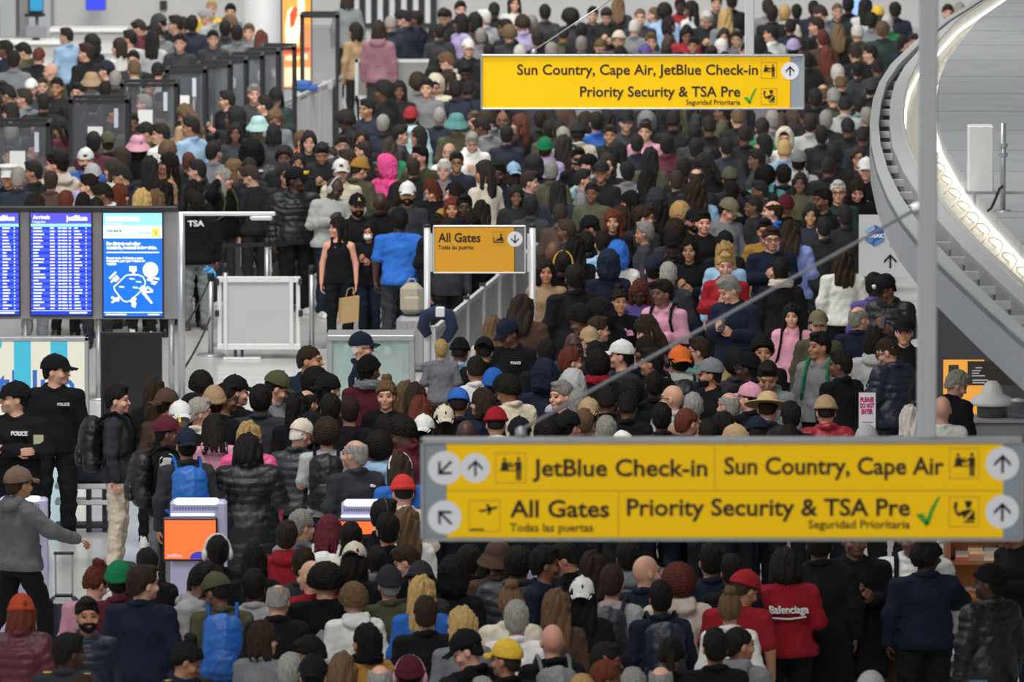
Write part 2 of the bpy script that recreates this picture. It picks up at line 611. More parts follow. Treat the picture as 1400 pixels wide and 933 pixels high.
def frame_round(K, x0, y0, x1, y1, t, m, top=None):
    (a, b), (c, d) = K.u(x0, y1), K.u(x1, y0)
    tt_ = t * K.s
    f = MB()
    tp = (top or t) * K.s
    f.box(((a + c) / 2, K.dep / 2 - .012, d - tp / 2), (c - a, K.dep + .03, tp), bev=.006)
    f.box(((a + c) / 2, K.dep / 2 - .012, b + tt_ / 2), (c - a, K.dep + .03, tt_), bev=.006)
    f.box((a + tt_ / 2, K.dep / 2 - .012, (b + d) / 2), (tt_, K.dep + .03, d - b), bev=.006)
    f.box((c - tt_ / 2, K.dep / 2 - .012, (b + d) / 2), (tt_, K.dep + .03, d - b), bev=.006)
    f.build('frame', m, K.t)
    MB().box(((a + c) / 2, K.dep / 2 + .003, (b + d) / 2), (c - a - tt_, K.dep, d - b - tt_)).build('housing', M_GREYPAINT, K.t)


# the big near sign
K = SignKit('hanging_sign', 'large yellow two-row hanging direction sign nearest the camera', 53.0, 575, 600, 1400, 740)
frame_round(K, 575, 599, 1400, 740, 5, M_STEEL, 8)
K.rect(580, 607, 611, 735, M_SLATE, 'side_panel')
K.rect(1371, 607, 1395, 735, M_SLATE, 'side_panel')
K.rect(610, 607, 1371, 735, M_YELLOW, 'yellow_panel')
K.rect(610, 670.4, 1371, 671.6, M_LINE, 'panel_joint', .004)
K.rect(976.5, 607, 977.6, 671, M_LINE, 'panel_joint', .004)
K.rect(845, 671, 846.2, 735, M_LINE, 'panel_joint', .004)
K.words('JetBlue Check-in', 728, 967, 651, 33, M_INK, .0032)
K.words('Sun Country, Cape Air', 990, 1290, 648.5, 33, M_INK, .0032)
K.words('All Gates', 697, 833, 707, 33, M_INK, .0032)
K.words('Todas las puertas', 697, 811, 727, 16, M_INK, .001)
K.words('Priority Security & TSA Pre', 857, 1244, 705, 33, M_INK, .0032)
K.words('Seguridad Prioritaria', 1105, 1244, 722.5, 16, M_INK, .001)
for (x, y, r, a) in ((608, 640, 23, 225), (650, 640, 20, 0), (608, 707.5, 23, -45), (1370, 634, 23, 0), (1370, 700, 23, 0)):
    K.up = K.poly(circle(x, y, r), M_DISC, 'arrow_disc', .0045)
    K.polys(arrow(x, y, r * .78, a), M_INKB, 'arrow', .008)
    K.up = None
icon_checkin(K, 677, 619, 719, 661)
icon_plane(K, 641, 684, 684, 727)
icon_checkin(K, 1297, 613, 1338, 655)
icon_officer(K, 1297, 679, 1338, 721)
tick(K, 1251, 677, 1286, 720)
a, b = K.u(1266.5, 600)
MB().box((a, .04, b + 4.6), (.115, .115, 9.2), bev=.01).build('hanger_pole', mat('pole_paint', srgb('bfc1c3'), rough=.5), K.t)
a, b = K.u(712, 600)
MB().lathe([(.03, 0), (.034, .03), (.03, .055), (.012, .07)], (a, .03, b), 16).build('stud', M_STEEL, K.t, smooth=True)
c, d = K.u(1252, 287)
MB().tube([(a, .03, b + .05), (c, .03, d)], .010, 10).build('brace_rod', M_GREYPAINT, K.t, smooth=True)
MB().tube([(c - .03, .03, d - .01), (c + .10, .035, d + .03)], .04, 10).build('brace_clamp', M_STEEL, K.t)
# the farther hanging sign
K = SignKit('hanging_sign', 'smaller yellow hanging direction sign farther down the hall', 99.0, 657, 75, 1100, 150)
frame_round(K, 657, 74.5, 1100, 150, 2.6, M_STEEL, 3)
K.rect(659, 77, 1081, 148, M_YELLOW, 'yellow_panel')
K.rect(1080, 77, 1098, 148, M_SLATE, 'side_panel')
K.words('Sun Country, Cape Air, JetBlue Check-in', 707, 1036, 102, 20, M_INK, .0028)
K.words('Priority Security & TSA Pre', 793, 1012, 132, 20, M_INK, .0028)
K.words('Seguridad Prioritaria', 938, 1012, 143, 9.6, M_INK, .001)
K.up = K.poly(circle(1080, 97, 12), M_DISC, 'arrow_disc', .0045)
K.polys(arrow(1080, 97, 9.5, 0), M_INKB, 'arrow', .008)
K.up = None
icon_checkin(K, 1040, 85, 1062, 107)
icon_officer(K, 1040, 120, 1062, 143)
tick(K, 1016, 119, 1035, 142)
a, b = K.u(1024.5, 75)
MB().box((a, .04, b + 4), (.105, .105, 8.0), bev=.008).build('hanger_pole', mat('pole_paint', srgb('bfc1c3'), rough=.5), K.t)
a, b = K.u(730, 75)
MB().lathe([(.03, 0), (.034, .03), (.03, .055), (.012, .07)], (a, .03, b), 14).build('stud', M_STEEL, K.t, smooth=True)
c, d = K.u(850, -10)
MB().tube([(a, .03, b + .05), (c, .03, d)], .008, 8).build('brace_cable', M_STEEL, K.t, smooth=True)
# the standing gate sign
K = SignKit('standing_sign', 'yellow All Gates sign on two silver posts', 96.0, 592, 309, 719, 374, .06)
frame_round(K, 592, 308.5, 719, 374, 2.0, M_ALU)
K.rect(594, 311, 704, 372, M_AMBER, 'yellow_panel')
K.rect(703, 311, 717, 372, M_DSLATE, 'side_panel')
K.words('All Gates', 599, 657, 331, 17.5, M_INK, .003)
K.words('Todas las puertas', 599, 647.5, 341, 8.2, M_INK, .001)
K.up = K.poly(circle(704, 327, 10.4), M_DISC, 'arrow_disc', .0045)
K.polys(arrow(704, 327, 8.4, 180), M_INKB, 'arrow', .008)
K.up = None
icon_seat(K, 673, 317, 690.5, 335.5)
for x in (584, 728):
    a, b = K.u(x, 311)
    z0 = -K.o.z
    MB().tube([(a, .02, z0), (a, .02, b)], .036, 18).build('post', M_ALU, K.t, smooth=True)
    MB().lathe([(.16, z0), (.16, z0 + .02), (.04, z0 + .03)], (a, .02, 0), 24).build('base_plate', M_STEEL, K.t, smooth=True)
    MB().lathe([(.040, b), (.040, b + .03), (.02, b + .036)], (a, .02, 0), 18).build('post_cap', M_BLACK, K.t, smooth=True)
    MB().box((a + (.03 if x < 650 else -.03), .02, b - .28), (.06, .03, .42)).build('bracket', M_ALU, K.t)

# white loyalty sign below the curved roof
K = SignKit('standing_sign', 'white sign with blue hexagon logo and arrow beside the curved roof', 103.0, 1174, 294, 1250, 378, .03)
K.rect(1174, 294, 1250, 378, mat('sign_pale', srgb('c9cacb'), rough=.5), 'panel', -.012, .03)
hx = lambda cx, cy, r, pts: [(cx + r * math.sin(math.radians(q)) * .98, cy - r * math.cos(math.radians(q))) for q in pts]
K.poly(hx(1195.5, 322, 15, range(0, 360, 60))[::-1], mat('logo_blue', srgb('2e5fa6'), rough=.5), 'logo', .005)
K.polys([[(1195.5, 307), (1182.8, 314.5), (1182.8, 322), (1195.5, 314)][::1], ], mat('logo_pale_blue', srgb('8fb4dc'), rough=.5), 'logo_facet', .008)
K.polys([[(1195.5, 337), (1208.2, 329.5), (1208.2, 324), (1195.5, 331)][::1], [(1182.8, 329.5), (1190, 333), (1196, 326), (1184, 325)][::1]], mat('logo_mid_blue', srgb('5b8bc8'), rough=.5), 'logo_facet', .008)
K.words('MOSAIC', 1182, 1209, 324.8, 7.0, M_DISC, .003, lift=.014)
K.polys(arrow(1217, 357, 13.5, 0), M_INK, 'arrow', .006)
K.rect(1216.4, 320, 1217.6, 338, M_DSLATE, 'slot', .004)
a, b = K.u(1212, 378)
MB().tube([(a, .03, -K.o.z), (a, .03, b + .1)], .025, 14).build('post', M_STEEL, K.t, smooth=True)
MB().lathe([(.17, -K.o.z), (.17, -K.o.z + .02), (.03, -K.o.z + .03)], (a, .03, 0), 24).build('base_plate', M_STEEL, K.t, smooth=True)
# do-not-enter notice on its stand
K = SignKit('notice_stand', 'white notice with pink PLEASE DO NOT ENTER lettering on a thin stand', 86.6, 1173, 535, 1198, 588, .02)
K.rect(1173, 536, 1198, 588, M_BLACK, 'holder', -.010, .022)
K.rect(1174, 537, 1197, 587, mat('notice_paper', srgb('d8d3da'), rough=.6), 'panel', .003)
M_PINK = mat('notice_pink', srgb('b02a6a'), rough=.6)
for i, (wd_, xa, xb) in enumerate((('PLEASE', 1176, 1194.5), ('DO NOT', 1175.5, 1195.5), ('ENTER', 1177.5, 1193.5))):
    K.words(wd_, xa, xb, 549.5 + i * 8.2, 8.6, M_PINK, .004)
K.rect(1178, 577, 1194, 578.2, M_DSLATE, 'small_print', .005)
a, b = K.u(1185.5, 588)
MB().tube([(a, .01, -K.o.z), (a, .01, b)], .018, 12).build('post', M_STEEL, K.t, smooth=True)
MB().lathe([(.14, -K.o.z), (.14, -K.o.z + .018), (.02, -K.o.z + .025)], (a, .01, 0), 22).build('base_plate', M_STEEL, K.t, smooth=True)

# ------------------------------------------------------------------ flight screens, lit advert and gantry
M_SCR = [mat('screen_blue', srgb('1534b8'), rough=.3, emit=.9), mat('screen_row', srgb('3c4fe0'), rough=.3, emit=.9), mat('screen_head', srgb('4a48d8'), rough=.3, emit=.9),
         mat('screen_white', srgb('e8ecff'), rough=.3, emit=.9), mat('screen_cyan', srgb('86d4f4'), rough=.3, emit=.9), mat('screen_royal', srgb('1560d8'), rough=.3, emit=.9),
         mat('screen_ice', srgb('d4ecf6'), rough=.3, emit=.9), mat('screen_gold', srgb('f0cf50'), rough=.3, emit=.8), mat('screen_teal_ink', srgb('2f6f86'), rough=.3, emit=.5)]
WS = 99.0
t = thing('screen_stand', 'wide grey stand panel behind the three portrait flight screens', 'stand', at_y(120, 430, WS))
o_ = t.location.copy()
L = lambda x, y, dy=0.0: (at_y(x, y, WS) - o_) + Vector((0, dy, 0))
p0, p1 = L(-90, 437), L(243, 285)
MB().box(((p0.x + p1.x) / 2, .08, (p0.z + p1.z) / 2), (p1.x - p0.x, .10, p1.z - p0.z), bev=.01).build('panel', mat('stand_panel', srgb('8b888d'), rough=.6, var=.04), t)
q0, q1 = L(-90, 289), L(243, 283)
MB().box(((q0.x + q1.x) / 2, .07, (q0.z + q1.z) / 2), (q1.x - q0.x, .16, q1.z - q0.z), bev=.006).build('top_rail', M_BLACK, t)
for x in (-60, 34, 134, 234):
    b_ = L(x, 437)
    MB().tube([(b_.x, .09, -o_.z), (b_.x, .09, b_.z + .05)], .035, 14).build('leg', M_STEEL, t, smooth=True)
    MB().lathe([(.14, -o_.z), (.14, -o_.z + .02), (.03, -o_.z + .03)], (b_.x, .09, 0), 22).build('foot_plate', M_STEEL, t, smooth=True)


def screen(label, x0, y0, x1, y1, kind):
    K = SignKit('flight_screen', label, WS - .06, x0, y0, x1, y1, .06)
    K.t['category'] = 'screen'
    K.t['group'] = 'portrait screens on the grey stand'
    K.rect(x0, y0, x1, y1, M_BLACK, 'bezel', -.028, .06)
    rr = random.Random(int(x0) + 100)
    if kind == 'map':
        K.up = K.rect(x0 + 2, y0 + 2.5, x1 - 2, y1 - 2.5, M_SCR[5], 'display', .0005)
        K.rect(x0 + 2, y0 + 2.5, x1 - 2, y0 + 20, M_SCR[4], 'header')
        K.rect(x0 + 2, y0 + 19.5, x1 - 2, y0 + 37, M_SCR[6], 'info_band')
        K.words('CONNECTIONS', x0 + 5, x0 + 51, y0 + 13.5, 8.2, M_SCR[3], .004)
        K.words('Conexiones', x0 + 5, x0 + 27, y0 + 18, 3.6, M_SCR[3], .001)
        K.words('You are in', x0 + 5.5, x0 + 27, y0 + 28, 5.0, M_SCR[8], .002)
        K.words('Usted esta en la', x0 + 5.5, x0 + 31, y0 + 33, 3.6, M_SCR[8])
        K.words('Terminal', x0 + 47.5, x0 + 66.5, y0 + 31, 5.4, M_SCR[8])
        K.rect(x0 + 68, y0 + 23, x0 + 79, y0 + 35, M_SCR[7], 'terminal_badge', .005)
        K.words('5', x0 + 71.5, x0 + 75.5, y0 + 32, 8, M_SCR[8], .001)
        K.words('For Airtrain and other', x0 + 6, x0 + 53, y0 + 46, 5.6, M_SCR[3], .004)
        K.words('terminals, proceed to bag claim.', x0 + 6, x0 + 75, y0 + 51.5, 5.6, M_SCR[3], .004)
        K.rect(x0 + 6, y0 + 55.5, x0 + 78, y0 + 57, M_SCR[3], 'rule', .005)
        for i, (s_, wv) in enumerate((('Para ir hacia el Airtrain y otras', 56), ('terminales, pase por reclamo de', 59), ('equipaje.', 20))):
            K.words(s_, x0 + 6, x0 + wv, y0 + 65.5 + i * 3.8, 4.4, M_SCR[3], .002)
        cx, cy = x0, y0
        loop = [(16, 103), (17, 108), (28, 122), (33, 124), (39, 122), (54, 108), (58, 102), (59, 96), (56, 90), (50, 87), (36, 87), (32, 88), (20, 100)]
        ps = [K.u(cx + a_, cy + b_) for a_, b_ in loop]
        MB().tube([(a_, -.006, b_) for a_, b_ in ps + ps[:1]], .0075, 6).build('map_loop', M_SCR[3], K.up)
        blk = [[(37, 82), (47, 82), (47, 75), (37, 75)], [(41, 88), (45, 88), (45, 82), (41, 82)], [(9, 91), (11, 93), (20, 84), (18, 82)], [(14, 92), (18, 97), (24, 92), (20, 87)], [(11, 96), (13, 98), (22, 90), (20, 88)],
               [(61, 94), (68, 97), (70, 91), (64, 88)], [(67, 92), (78, 94), (78, 91), (68, 90)], [(66, 99), (72, 101), (76, 96), (70, 95)], [(50, 106), (57, 112), (62, 106), (55, 101)], [(54, 112), (67, 127), (69, 125), (57, 109)],
               [(58, 112), (69, 111), (69, 109), (59, 109)], [(60, 103), (68, 110), (70, 108), (62, 102)], [(12, 119), (22, 124), (24, 121), (13, 116)], [(14, 126), (24, 119), (22, 116), (12, 124)], [(38, 124), (44, 126), (47, 119), (41, 117)], [(40, 130), (45, 132), (47, 125), (40, 124)]]
        K.polys([[(cx + a_, cy + b_) for a_, b_ in q_] for q_ in blk], M_SCR[3], 'map_buildings', .005)
        K.polys([[(cx + a_, cy + b_), (cx + a_ + 7, cy + b_ + .6), (cx + a_ + 7, cy + b_ - 1.4), (cx + a_, cy + b_ - 2)] for a_, b_ in ((37, 93), (46, 97), (23, 104), (42, 105))], M_SCR[6], 'map_labels', .005)
        K.poly(circle(cx + 66, cy + 80, 10.5), M_SCR[3], 'bubble', .006)
        K.words('YOU ARE', cx + 58.5, cx + 73.5, cy + 79.5, 4.4, M_SCR[8], .001)
        K.words('HERE', cx + 61, cx + 71, cy + 84, 4.4, M_SCR[8], .001)
        K.rect(x0 + 2, y1 - 8, x1 - 2, y1 - 7.2, M_SCR[6], 'rule', .005)
        K.rect(x0 + 5, y1 - 5.6, x0 + 33, y1 - 4.0, M_SCR[3], 'small_print', .005)
        K.rect(x0 + 62, y1 - 5.6, x0 + 78, y1 - 4.0, M_SCR[3], 'small_print', .005)
    else:
        K.up = K.rect(x0 + 2, y0 + 2.5, x1 - 2, y1 - 2.5, M_SCR[0], 'display')
        K.rect(x0 + 2, y0 + 2.5, x1 - 2, y0 + 17, M_SCR[2], 'header', .004)
        K.rect(x0 + 2, y0 + 17, x1 - 2, y0 + 21, M_SCR[4], 'column_band', .004)
        if x0 > 0:
            K.words('Arrivals', x0 + 4.5, x0 + 28, y0 + 10.5, 7.4, M_SCR[3], .002)
            K.words('Llegadas', x0 + 4.5, x0 + 22, y0 + 15.6, 4.4, M_SCR[3])
        K.words('jetBlue', x1 - 36, x1 - 7, y0 + 12.5, 10, M_SCR[3], .003)
        n = 27
        step = (y1 - 9 - (y0 + 21)) / n
        rows, dots = [], []
        for i in range(n):
            ya = y0 + 21 + i * step
            if i % 2:
                rows.append([(x0 + 2, ya + step), (x1 - 2, ya + step), (x1 - 2, ya), (x0 + 2, ya)])
            yb = ya + step * .68
            for (a_, wmin, wmax) in ((5, 6, 17), (28, 5.5, 7), (39, 3.6, 4), (44, 7, 8), (53.5, 3, 3.6), (61, 5, 12), (76.5, 1, 1.8)):
                ww = rr.uniform(wmin, wmax)
                dots.append([(x0 + a_, yb), (x0 + a_ + ww, yb), (x0 + a_ + ww, yb - step * .38), (x0 + a_, yb - step * .38)])
        K.polys(rows, M_SCR[1], 'row_bands', .004)
        for i in range(n):
            K.polys(dots[i * 7:i * 7 + 7], M_SCR[3], 'row_text', .0055)
        K.rect(x0 + 2, y1 - 8.4, x1 - 2, y1 - 7.8, M_SCR[6], 'rule', .005)
        K.rect(x1 - 32, y1 - 6.2, x1 - 8, y1 - 4.2, M_SCR[3], 'date_line', .005)


screen('blue flight screen cut by the picture edge, only half in view', -57, 289, 28, 433, 'list')
screen('blue portrait Arrivals screen between two other screens', 41, 289, 127, 433, 'list')
screen('blue and white CONNECTIONS screen with a terminal map', 140, 289, 224, 435, 'map')

# lit airline advert
WA = 93.0
K = SignKit('lit_advert', 'back-lit white and teal airline advert with blue jetBlue lettering', WA, -110, 461, 122, 634, .14)
K.t['category'] = 'advert'
M_LIT = mat('advert_white', srgb('cfccbd'), rough=.4, emit=.42)
M_TEALLIT = mat('advert_teal', srgb('3aa3bd'), rough=.4, emit=.5)
M_BLUELIT = mat('advert_blue', srgb('2b62b0'), rough=.4, emit=.35)
K.rect(-102, 467, 117, 628, M_LIT, 'lit_face', .004)
frame_round(K, -110, 461, 122, 634, 5.5, M_STEEL)
for xa in (-80, -30, 20, 70):
    K.rect(xa, 467, xa + 23, 628, M_TEALLIT, 'stripe', .007)
K.words('jetBlue', -40, 103, 545, 56, M_BLUELIT, .006, 'airline_lettering')
K.poly(circle(-6, 470, 10, 20), M_TEALLIT, 'spot', .009)
# a portrait display that is switched off
K = SignKit('display_panel', 'switched-off black portrait display standing beside the lit advert', 95.5, 138, 455, 222, 606, .06)
K.t['category'] = 'screen'
K.rect(138, 455, 222, 606, M_BLACK, 'bezel', -.028, .06)
K.rect(140, 457, 220, 604, mat('dead_screen', srgb('0d0d10'), rough=.35), 'display', .004)
a, b = K.u(180, 606)
MB().box((a, .05, (b - K.o.z) / 2), (.10, .05, K.o.z + .3)).build('stand_post', M_STEEL, K.t)
MB().box((a, .05, -K.o.z + .015), (.55, .40, .03), bev=.008).build('stand_base', M_STEEL, K.t)

# gantry: tall post with a level arm
WG = 98.3
g0 = at_z(248, 0, 0)
g0 = Vector((at_y(248, 400, WG).x, WG, 0))
ztop = at_y(248, 291, WG).z
t = thing('gantry_post', 'tall silver post with a level arm beside the flight screens', 'post', g0)
MB().tube([(0, 0, 0), (0, 0, ztop)], .042, 20).build('post', M_STEEL, t, smooth=True)
MB().lathe([(.16, 0), (.16, .02), (.05, .03)], n=24).build('base_plate', M_STEEL, t, smooth=True)
xr = at_y(373, 296, WG).x - g0.x
MB().box((xr / 2, 0, ztop - .012), (xr + .06, .06, .045), bev=.01).build('arm', M_ALU, t)
MB().box((xr - .13, 0, ztop - .055), (.26, .07, .06), bev=.02).build('arm_end', M_ALU, t)

# ------------------------------------------------------------------ queue barriers
def stanchion(px, ytop, label, h=1.0, belt=None, top=None):
    wy = at_z(px, ytop, h).y
    p = at_z(px, ytop, h)
    t = thing('stanchion', label, 'stanchion', (p.x, p.y, 0), 0, 'silver queue stanchions')
    MB().tube([(0, 0, .02), (0, 0, h - .09)], .033, 18).build('post', M_STEEL, t, smooth=True)
    MB().lathe([(.17, 0), (.17, .012), (.15, .022), (.04, .03)], n=28).build('base', M_STEEL, t, smooth=True)
    MB().lathe([(.040, h - .10), (.040, h - .015), (.03, h)], n=18).build('belt_head', M_BLACK if top is None else top, t, smooth=True)
    return Vector((p.x, p.y, 0))


sA = stanchion(288, 372, 'silver stanchion with a blue glove on top, left of the white barrier panel')
sB = stanchion(365, 326, 'silver stanchion behind the white barrier panel under the gantry arm')
sC = stanchion(426, 363, 'silver stanchion just right of the white barrier panel')
sD = stanchion(308, 360, 'silver stanchion mostly hidden behind the white barrier panel')
sE = stanchion(470, 158, 'silver stanchion at the end of the pale corrugated barrier')


def belt(a, b, z0, z1, label, sag=.04):
    a, b = Vector((a.x, a.y, z0)), Vector((b.x, b.y, z1))
    m = MB()
    n = 10
    vs, fs = [], []
    for i in range(n + 1):
        t_ = i / n
        p = a.lerp(b, t_) - Vector((0, 0, sag * 4 * t_ * (1 - t_)))
        for dy, dz in ((-.003, -.025), (.003, -.025), (.003, .025), (-.003, .025)):
            vs.append((p.x, p.y + dy, p.z + dz))
    for i in range(n):
        for k in range(4):
            k2 = (k + 1) % 4
            fs.append((i * 4 + k, i * 4 + k2, i * 4 + 4 + k2, i * 4 + 4 + k))
    fs += [(3, 2, 1, 0), tuple(4 * n + k for k in range(4))]
    m.add(vs, fs)
    return tag(m.build('queue_belt', M_RUBBER), label, 'belt', 'retractable queue belts')


belt(sA, g0, .93, .86, 'upper black belt from the glove stanchion to the tall silver post')
belt(sA, g0, .46, .40, 'lower black belt from the glove stanchion to the tall silver post')
belt(sB, Vector((at_y(330, 336, sB.y).x, sB.y, 0)) + Vector((-.9, .6, 0)), .93, .93, 'black belt left of the stanchion under the gantry arm')
belt(sB, Vector((at_y(452, 340, sB.y + 1).x, sB.y + 1, 0)), .93, .93, 'black belt right of the stanchion under the gantry arm')
# blue glove draped on the stanchion
g = MB()
gl = tag(g.lathe([(.045, 0), (.05, .02), (.035, .05), (.01, .06)], n=14).tube([(-.02, 0, .03), (-.07, -.02, .05), (-.09, -.02, .03)], [.018, .014, .01], 8).tube([(.02, -.01, .03), (.05, -.02, .0), (.06, -.03, -.05)], [.018, .015, .01], 8).tube([(0, -.02, .04), (-.03, -.05, .07), (-.05, -.06, .09)], [.016, .013, .009], 8)
         .build('glove', mat('nitrile_blue', srgb('3f9fdc'), rough=.5), smooth=True, loc=(sA.x, sA.y, .985)), 'bright blue rubber glove lying on a stanchion top', 'glove')

# pale framed barrier panel in the open floor
WB = 103.6
pa, pb = at_y(297, 478, WB), at_y(411, 378, WB)
t = thing('barrier_panel', 'pale frosted barrier panel in a white frame on the open floor', 'barrier', ((pa.x + pb.x) / 2, WB, 0))
wB, zb, zt_ = pb.x - pa.x, pa.z, pb.z
f = MB()
for x in (-wB / 2 + .03, -wB / 2 + .10, wB / 2 - .03, wB / 2 - .11):
    f.box((x, 0 if abs(x) > wB / 2 - .05 else -.04, (zb + zt_) / 2), (.05, .05, zt_ - zb), bev=.006)
for z in (zb + .035, zt_ - .035):
    f.box((0, -.02, z), (wB, .06, .07), bev=.006)
f.build('frame', M_ALU, t)
MB().box((0, -.02, (zb + zt_) / 2), (wB - .2, .012, zt_ - zb - .12)).build('pane', M_FROST, t)
for x in (-.10, -.02):
    MB().box((x - .18, 0, zb / 2), (.035, .05, zb + .02), bev=.004).build('leg', M_BLACK, t)
MB().box((-.20, 0, .012), (.45, .3, .024), bev=.006).build('foot_plate', M_ALU, t)
for x in (-wB / 2, wB / 2):
    for z in (zt_ - .06, (zb + zt_) / 2):
        MB().box((x, -.05, z), (.05, .05, .08), bev=.01).build('hinge', M_BLACK, t)

# diagonal run of glazed barrier panels
NB = 9
e0, e1 = at_z(592, 446, 1.15), at_z(779, 293, 1.15)
ang = math.atan2(e1.y - e0.y, e1.x - e0.x)
step = (e1 - e0) / NB
ORD = ('nearest', 'second', 'third', 'fourth', 'fifth', 'sixth', 'seventh', 'eighth', 'ninth')
for i in range(NB):
    p = e0 + step * (i + .5)
    t = thing('glazed_barrier', 'silver framed glazed barrier panel, %s of the diagonal run from the All Gates sign' % ORD[i], 'barrier', (p.x, p.y, 0), ang, 'diagonal run of glazed barriers')
    L_ = Vector((step.x, step.y)).length
    MB().box((0, 0, .62), (L_ - .12, .014, .90)).build('pane', M_FROST, t)
    for z in (.14, 1.10):
        MB().box((0, 0, z), (L_ - .06, .05, .06), bev=.006).build('rail', M_ALU, t)
    for x in (-L_ / 2 + .05, L_ / 2 - .05):
        MB().box((x, 0, .575), (.05, .055, 1.15), bev=.006).build('post', M_ALU, t)
    MB().box((L_ / 2 - .05, 0, 1.165), (.07, .07, .03)).build('post_cap', M_BLACK, t)
# second short run behind
# neck pillow hooked over the first post
np_ = e0 + Vector((.05, -.08, .0))
m = MB()
m.tube([(-.10 + .0, 0, -.10), (-.16, 0, .0), (-.13, 0, .12), (0, 0, .17), (.13, 0, .12), (.165, 0, -.01), (.10, 0, -.13), (.03, 0, -.17)], [.05, .07, .075, .075, .075, .07, .06, .04], 14)
npo = m.build('neck_pillow', mat('pillow_navy', srgb('1b2742'), rough=.9, bump=.3), smooth=True, loc=np_)
tag(npo, 'navy C-shaped travel neck pillow hooked on the barrier end', 'pillow')
MB().box((.03, -.06, .17), (.10, .06, .11), bev=.01).build('tag_strap', M_PAPER, npo)

# display case the officer leans on
WC = 94.4
ca_, cb_ = at_y(447, 458, WC), at_y(567, 458, WC)
wc = cb_.x - ca_.x
zc = ca_.z
OBST.append(((ca_.x + cb_.x) / 2, WC + .25, wc / 2, .32))
t = thing('glass_case', 'silver framed glass case with an officer leaning on it', 'case', ((ca_.x + cb_.x) / 2, WC, 0))
MB().box((0, .25, zc - .03), (wc, .62, .06), bev=.008).build('top_frame', M_STEEL, t)
for x in (-wc / 2 + .03, wc / 2 - .03):
    for y in (0, .5):
        MB().box((x, y, zc / 2 - .03), (.06, .06, zc - .06), bev=.006).build('corner_post', M_STEEL, t)
MB().box((0, 0, zc / 2), (wc - .12, .012, zc - .12)).build('front_pane', M_GREENGLASS, t)
MB().box((0, .5, zc / 2), (wc - .12, .012, zc - .12)).build('back_pane', M_GREENGLASS, t)
MB().box((0, .25, .25), (wc - .14, .5, .04)).build('shelf', M_STEEL, t)
MB().poly([(-.35, .32), (.30, .30), (.34, .95), (.0, 1.0), (-.30, .62)], (0, .30, 0), (1, 0, 0), (0, 0, 1), .01, (0, -1, 0)).build('backing_card', M_PAPER, t)

# ------------------------------------------------------------------ check-in booths at the left
def booth(px0, px1, ytop, label, paper=True, ztop=2.05, wid=None, dy=0.0):
    p, q = at_z(px0, ytop, ztop), at_z(px1, ytop, ztop)
    wB_ = wid or q.x - p.x
    OBST.append(((p.x + q.x) / 2, p.y + .4, wB_ / 2, .42))
    t = thing('podium_booth', label, 'booth', ((p.x + q.x) / 2, p.y, 0), 0, 'black framed booths at the checkpoint')
    for sx in (-1, 1):
        for yy_ in (0, .8):
            MB().box((sx * (wB_ / 2 - .025), yy_, ztop / 2), (.05, .05, ztop)).build('post', M_BLACK, t)
    f_ = MB()
    for yy_ in (0, .8):
        f_.box((0, yy_, ztop - .025), (wB_, .05, .05))
    for sx in (-1, 1):
        f_.box((sx * (wB_ / 2 - .025), .4, ztop - .025), (.05, .8, .05))
    f_.build('top_frame', M_BLACK, t)
    MB().box((0, 0, 1.52), (wB_ - .1, .01, .95)).build('front_pane', M_ACRYL, t)
    MB().box((wB_ / 2 - .03, .4, 1.52), (.01, .74, .95)).build('side_pane', M_ACRYL, t)
    MB().box((0, .35, .52), (wB_ - .04, .66, 1.04), bev=.01).build('desk', M_BLACK, t)
    if paper:
        MB().box((-.05, -.012, 1.55), (.20, .004, .27)).build('notice', M_PAPER, t)
        MB().box((wB_ / 2 - .17, -.012, 1.80), (.055, .004, .26)).build('number_tag', mat('tag_pale', srgb('c4ccd8'), rough=.6), t)
    return t


booth(-10, 68, 168, 'black framed booth cut by the picture edge, behind the white peaked cap')
booth(94, 176, 136, 'black framed booth with a white notice, second from the picture edge')
booth(164, 243, 114, 'black framed booth with a white notice, third from the picture edge')
booth(226, 282, 95, 'black framed booth with a white notice, fourth from the picture edge')
bl_ = ('fifth', 'sixth', 'seventh', 'eighth', 'ninth')
for i in range(5):
    x = 268 + i * 22
    booth(x, x + 48, 88 - i * 6, 'black framed booth without notice, %s from the picture edge in the receding row' % bl_[i], False)
# curved clear screens at the end of that row
cs0, cs1 = at_z(318, 82, 2.0), at_z(373, 62, 2.0)
for i in range(4):
    p = cs0.lerp(cs1, i / 3)
    t = thing('clear_screen', 'smoky curved clear screen, %s of four beside the round column' % ('nearest', 'second', 'third', 'farthest')[i], 'screen', (p.x, p.y, 0), 0, 'curved clear screens by the column')
    m = MB()
    vs, fs = [], []
    for k in range(9):
        a_ = -.9 + 1.8 * k / 8
        for rr_ in (.20, .212):
            for z in (.35, 2.0):
                vs.append((rr_ * math.sin(a_), .2 - rr_ * math.cos(a_), z))
    for k in range(8):
        b_ = k * 4
        fs += [(b_, b_ + 1, b_ + 5, b_ + 4), (b_ + 2, b_ + 6, b_ + 7, b_ + 3), (b_ + 1, b_ + 3, b_ + 7, b_ + 5), (b_, b_ + 4, b_ + 6, b_ + 2)]
    m.add(vs, fs)
    m.build('pane', M_CLEAR, t, smooth=True)
    MB().box((0, .12, .18), (.36, .22, .36), bev=.01).build('plinth', M_BLACK, t)

